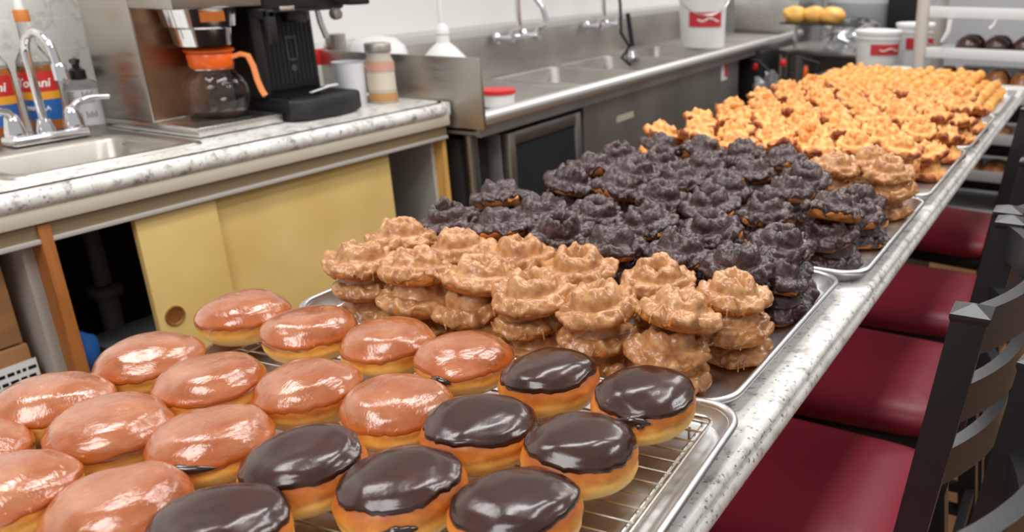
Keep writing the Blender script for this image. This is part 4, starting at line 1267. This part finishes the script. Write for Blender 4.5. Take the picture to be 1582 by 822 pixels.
# donut holes
hole_me = []
for i in range(6):
    mb_ = MB().blob((0, 0, 0), (0.0175, 0.0175, 0.0165), 3, 0.16, 1.6, i + 20)
    me = mb_.mesh('donut_hole', M['hole'], angle=None)
    at = me.attributes.new('tone', 'FLOAT', 'POINT')
    at.data.foreach_set('value', [min(1, max(0, 0.42 + 0.5 * noise.noise(v.co * 70 + Vector((i * 5, 0, 0))))) for v in me.vertices])
    hole_me.append(me)
rh = random.Random(21)
cnt = 0
hx0, hx1, hy0, hy1 = -0.945, -0.315, 2.84, 3.39
for lay in range(3):
    yy = hy0 + lay * 0.016
    z = FZ + 0.0165 + lay * 0.027
    if lay < 1:
        rowsel = 'edge'
    while yy < hy1 - lay * 0.012:
        xx = hx0 + lay * 0.016 + rh.uniform(0, 0.01)
        while xx < hx1 - lay * 0.016:
            front = yy < hy0 + 0.06
            right = xx > hx1 - 0.06
            if (lay == 2 and xx < -0.40) or (lay == 1 and (yy < hy0 + 0.05 or xx > -0.46)) or (lay == 0 and (yy < hy0 + 0.03 or right)):
                o = bpy.data.objects.new('donut_hole', rh.choice(hole_me))
                COL.objects.link(o)
                o.location = (xx + rh.uniform(-0.006, 0.006), yy + rh.uniform(-0.006, 0.006), z + rh.uniform(-0.004, 0.010) * (lay == 2))
                o.rotation_euler = (rh.uniform(0, 6), rh.uniform(0, 6), rh.uniform(0, 6))
                q = rh.uniform(0.93, 1.08); o.scale = (q, q, q)
                tag(o, 'round golden donut hole heaped in the farthest tray', 'donut hole', 'donut holes in the farthest tray')
                cnt += 1
            xx += 0.0375
        yy += 0.0375
if cnt > 300: print('holes', cnt)

# ------------------------------------------------------------------ filled donuts on the wire rack
def filled_shapes(seed, icing):
    rnd = random.Random(seed)
    off = Vector((seed * 5.1, seed * 2.7, 0))
    R, H = 0.0535, 0.056
    def pt_(th, ph, grow=0.0):
        """ph from -90 (bottom) to 90 (top)"""
        c_, s_ = math.cos(ph), math.sin(ph)
        r = R * abs(c_) ** 0.62
        z = H * 0.48 + (H * 0.52 if s_ > 0 else H * 0.48) * (abs(s_) ** 1.05) * (1 if s_ > 0 else -1)
        q = Vector((math.cos(th) * c_, math.sin(th) * c_, s_))
        n1 = noise.noise(q * 1.2 + off)
        n2 = noise.noise(q * 3.5 + off)
        r *= 1 + 0.05 * n1 + 0.014 * n2
        r *= 1 - 0.025 * math.exp(-((ph + 0.05) / 0.16) ** 2)
        z += (0.0035 * n1 + 0.0012 * n2) * (s_ > 0) * s_
        r += grow * abs(c_) ** 0.6
        z += grow * max(s_, 0)
        return Vector((r * math.cos(th), r * math.sin(th), max(z, 0.0)))
    nt = 72
    rows = [[pt_(2 * PI * i / nt, math.radians(-90 + 180 * (j + 0.001) / 40.002)) for j in range(41)] for i in range(nt)]
    mb_ = MB(); mb_.grid(rows, close_u=True)
    bmesh.ops.remove_doubles(mb_.bm, verts=mb_.bm.verts, dist=2e-4)
    body = mb_.mesh('dough', M['yeast'], angle=None)
    # icing cap
    rows = []
    tcol = 0.0018 if icing == 'chocolate' else 0.0009
    base_ph = 27 if icing == 'chocolate' else 8
    tl_a, tl = rnd.uniform(0, 2 * PI), rnd.uniform(2, 8)
    for i in range(nt):
        th = 2 * PI * i / nt
        q = Vector((math.cos(th), math.sin(th), 0))
        e_ = base_ph + tl * math.cos(th - tl_a) + 7 * noise.noise(q * 1.7 + off * 1.5) + 5 * noise.noise(q * 6 + off * 2.3)
        row = []
        nj = 22
        for j in range(nj):
            ph = 90 - 0.01 - (90 - e_) * j / (nj - 1)
            g = tcol * min(1.0, (nj - 1 - j) / 1.6)
            if j in (nj - 3, nj - 4): g *= 1.35
            row.append(pt_(th, math.radians(ph), g + 0.0001))
        row.append(pt_(th, math.radians(e_ - 0.8), -0.0006))
        rows.append(row)
    mb_ = MB(); mb_.grid(rows, close_u=True)
    bmesh.ops.remove_doubles(mb_.bm, verts=mb_.bm.verts, dist=1e-5)
    cap_ = mb_.mesh(icing + '_icing', M['choc_smooth'] if icing == 'chocolate' else M['glazed'], angle=None)
    return body, cap_, pt_
FG = [filled_shapes(100 + i, 'sugar') for i in range(8)]
FC = [filled_shapes(200 + i, 'chocolate') for i in range(7)]
def filled(kind, i, x, y, rz, label, fill=None, tx=0.0, ty=0.0, sx=1.0, sy=1.0):
    body, cap_, pf = (FG if kind == 'sugar' else FC)[i % (8 if kind == 'sugar' else 7)]
    r_ = bpy.data.objects.new('filled_donut', None)
    r_.empty_display_size = 0.02
    COL.objects.link(r_)
    r_.location = (x, y, TB + 0.0006 + 0.0175 + 0.0024 + 0.0525 * (abs(math.sin(tx)) + abs(math.sin(ty))) * 0.5)
    r_.rotation_euler = (Matrix.Rotation(tx, 3, 'X') @ Matrix.Rotation(ty, 3, 'Y') @ Matrix.Rotation(rz, 3, 'Z')).to_euler()
    r_.scale = (sx, sy, 1.0)
    tag(r_, label, 'donut', 'filled donuts on the wire rack')
    for nm, me in (('dough', body), ('icing', cap_)):
        o = bpy.data.objects.new(nm, me); COL.objects.link(o); o.parent = r_
    if fill is not None:
        a, ph, wd = fill            # world direction of the leak
        mb_ = MB()
        la = a - rz
        pts_, rad = [], []
        for k in range(9):
            u = k / 8
            p_ = pf(la + (u - 0.5) * wd, math.radians(ph + 5 * math.sin(PI * u)), 0.001)
            pts_.append(p_); rad.append(0.0012 + 0.0036 * math.sin(PI * u) * (1 + 0.25 * math.sin(u * 17)))
        mb_.tube(pts_, rad, 10)
        for k in range(3):
            q = pf(la + rnd_f.uniform(-0.4, 0.4) * wd, math.radians(ph - 3), 0.001)
            mb_.blob(q, (0.0045, 0.0045, 0.003), 2, 0.3, 2, k)
        mb_.build('filling', M['filling'], r_)
    return r_
rnd_f = random.Random(9)
C_ = math.radians(-60)          # the side that faces the camera
F = [
 ('sugar', -0.927, 0.655, 'sugar-glazed filled donut, far left corner of the wire rack', None),
 ('sugar', -0.814, 0.650, 'sugar-glazed filled donut, back row, second from left', None),
 ('sugar', -0.703, 0.664, 'sugar-glazed filled donut, back row, third from left, clean sided', None),
 ('sugar', -0.597, 0.668, 'sugar-glazed filled donut with dark filling at its side, beside the chocolate-iced row end', (C_ - 0.35, 2, 0.5)),
 ('chocolate', -0.484, 0.668, 'chocolate-iced filled donut, back row, small round cap, left of the corner one', None),
 ('chocolate', -0.373, 0.672, 'chocolate-iced filled donut with torn leaking cap at the rack far right corner', (C_ - 0.25, 22, 0.7)),
 ('sugar', -0.905, 0.520, 'sugar-glazed filled donut with ragged white edge, second row, leftmost', None),
 ('sugar', -0.797, 0.511, 'sugar-glazed filled donut, second row, second from left', None),
 ('sugar', -0.694, 0.543, 'sugar-glazed filled donut, second row, third from left, behind the large chocolate one', None),
 ('sugar', -0.585, 0.551, 'sugar-glazed filled donut, second row, touching the chocolate-iced ones on its right', None),
 ('chocolate', -0.484, 0.552, 'chocolate-iced filled donut with wrinkled cap, second row, middle of the rack', None),
 ('chocolate', -0.379, 0.560, 'chocolate-iced filled donut with pale speckled side, second row, rightmost, by bare wires', None),
 ('sugar', -0.900, 0.414, 'sugar-glazed filled donut, third row, leftmost, before the paper-labelled box', None),
 ('sugar', -0.796, 0.406, 'sugar-glazed filled donut, third row, second from left', None),
 ('sugar', -0.692, 0.432, 'sugar-glazed filled donut with a dark filling lip on its near side', (C_ - 0.05, 6, 1.0)),
 ('chocolate', -0.583, 0.440, 'chocolate-iced filled donut, third row, leftmost chocolate one, smooth wide cap', None),
 ('chocolate', -0.480, 0.448, 'chocolate-iced filled donut leaking filling at the lower photo edge', (C_ + 0.15, 0, 0.6)),
 ('chocolate', -0.377, 0.462, 'chocolate-iced filled donut, third row, rightmost, cut by the lower edge', None),
 ('sugar', -0.872, 0.322, 'sugar-glazed filled donut, mostly cut off at the left photo edge', None),
 ('sugar', -0.767, 0.306, 'sugar-glazed filled donut in the lower left corner of the photo', None),
 ('sugar', -0.666, 0.332, 'sugar-glazed filled donut, nearest the camera, left of the barely visible chocolate one', None),
 ('chocolate', -0.566, 0.343, 'chocolate-iced filled donut, only its top showing at the lower photo edge', None),
]
FI = {'sugar': 0, 'chocolate': 0}
for (kd, x, y, lb_, fl) in F:
    filled(kd, FI[kd], x, y, rnd_f.uniform(0, 2 * PI), lb_, fl, rnd_f.uniform(-0.05, 0.05), rnd_f.uniform(-0.05, 0.05))
    FI[kd] += 1

# ------------------------------------------------------------------ bar stools
ZS = ZC - 0.75                  # top of the seats
def stool(x, y, rz, label, width=0.38, full=True):
    """origin on the floor midway between the back posts; the seat points to -x"""
    t_ = empty('bar_stool', (x, y, 0), rz, label, 'bar stool', 'black metal bar stools with burgundy seats along the bar')
    hw = width / 2
    # cushion
    mb_ = MB()
    def outline(i, z, dome=0.0):
        P_ = []
        for (px, py) in rrect(-0.415 + i, -0.015 - i, -0.5 + 0, 0.5, max(0.004, 0.07 - i * 0.35), 7):
            sx_ = (px + 0.415) / 0.40
            wv = hw * (0.93 + 0.07 * (1 - sx_))
            yy_ = py / 0.5
            bulge = 0.042 * (1 - yy_ ** 2) if px > -0.215 else -0.02 * (1 - yy_ ** 2)
            P_.append(Vector((px + bulge, yy_ * (wv - i) + 0.0, z)))
        return P_
    L_ = [outline(0.03, ZS - 0.062), outline(0.004, ZS - 0.058), outline(0.0, ZS - 0.045), outline(0.002, ZS - 0.030), outline(0.012, ZS - 0.014), outline(0.035, ZS - 0.004), outline(0.07, ZS + 0.002), outline(0.11, ZS + 0.005), outline(0.145, ZS + 0.006), outline(0.165, ZS + 0.006)]
    V_ = mb_.grid(L_, close_v=True)
    mb_.bm.faces.new(V_[0]); mb_.bm.faces.new(V_[-1])
    mb_.build('seat', M['vinyl'], t_, angle=None)
    MB().box(-0.40, -0.03, -hw + 0.02, hw - 0.02, ZS - 0.095, ZS - 0.060, 0.006).build('seat_frame', M['chair'], t_)
    ztop = ZC - 0.362
    lean = 0.048 / 0.358
    for s_ in (-1, 1):
        yb = s_ * (hw + 0.004)
        # post with a pyramid cap
        mb_ = MB()
        def sect(z, q=1.0):
            x_ = 0.052 - lean * (ztop - z) if z > ZS - 0.10 else 0.052 - lean * (ztop - ZS + 0.10) + (ZS - 0.10 - z) * 0.10
            return [Vector((x_ + a_ * 0.0195 * q, yb + b_ * 0.0185 * q, z)) for a_, b_ in ((-1, -1), (1, -1), (1, 1), (-1, 1))]
        V_ = mb_.grid([sect(0.0), sect(0.2), sect(ZS - 0.10), sect(ZS - 0.05), sect(ztop - 0.01), sect(ztop - 0.004, 1.12), sect(ztop, 1.12), sect(ztop + 0.008, 0.12)], close_v=True)
        mb_.bm.faces.new(V_[0]); mb_.bm.faces.new(V_[-1])
        mb_.build('post', M['chair'], t_, angle=20)
        # front leg
        MB().strip([(-0.375, s_ * (hw - 0.03), ZS - 0.09), (-0.42, s_ * (hw + 0.005), 0.0)], 0.028, 0.028, up=(1, 0, 0)).build('leg', M['chair'], t_, angle=20)
        MB().strip([(-0.41, s_ * (hw - 0.0), 0.24), (0.02, s_ * (hw + 0.0), 0.24)], 0.02, 0.022).build('stretcher', M['chair'], t_, angle=20)
    MB().strip([(-0.407, -hw, 0.20), (-0.407, hw, 0.20)], 0.02, 0.03).build('foot_rail', M['chair'], t_, angle=20)
    MB().strip([(0.02, -hw, 0.30), (0.02, hw, 0.30)], 0.02, 0.022).build('stretcher', M['chair'], t_, angle=20)
    # curved ladder slats
    for k, zz in enumerate((ztop - 0.030, ztop - 0.125, ztop - 0.215)):
        pts_ = []
        for j in range(17):
            u = -1 + 2 * j / 16
            pts_.append((0.052 - lean * (ztop - zz) + 0.060 * (1 - u * u), u * (hw + 0.002), zz))
        mb_ = MB()
        rows = []
        for j, q in enumerate(pts_):
            a_, b_ = Vector(pts_[max(j - 1, 0)]), Vector(pts_[min(j + 1, 16)])
            tt = (b_ - a_).normalized(); sd = Vector((tt.y, -tt.x, 0))
            hh = 0.024 if k else 0.027
            q = Vector(q)
            rows.append([q + sd * a2 * 0.0085 + Vector((0.0, 0, b2 * hh)) for a2, b2 in ((-1, -1), (1, -1), (1, 1), (-1, 1))])
        V_ = mb_.grid(rows, close_v=True)
        mb_.bm.faces.new(V_[0]); mb_.bm.faces.new(V_[-1])
        mb_.build('slat', M['chair'], t_, angle=30)
    return t_
stool(-0.146, 1.115, 0.0, 'black bar stool with burgundy seat, nearest fully seen, its tall near post crossing the seat')
stool(-0.156, 1.560, 0.0, 'black bar stool with burgundy seat, second from the camera')
stool(-0.160, 2.035, 0.03, 'black bar stool with burgundy seat, third from the camera')
stool(-0.190, 2.620, -0.14, 'black bar stool with burgundy seat, farthest, turned slightly beneath the plain donut trays')
stool(-0.100, 0.640, -0.20, 'black bar stool in the lower right corner, only its bright curved top slat showing')
stool(0.42, 2.25, 2.9, 'black bar stool of the second row, facing away, behind the nearest stool backs')
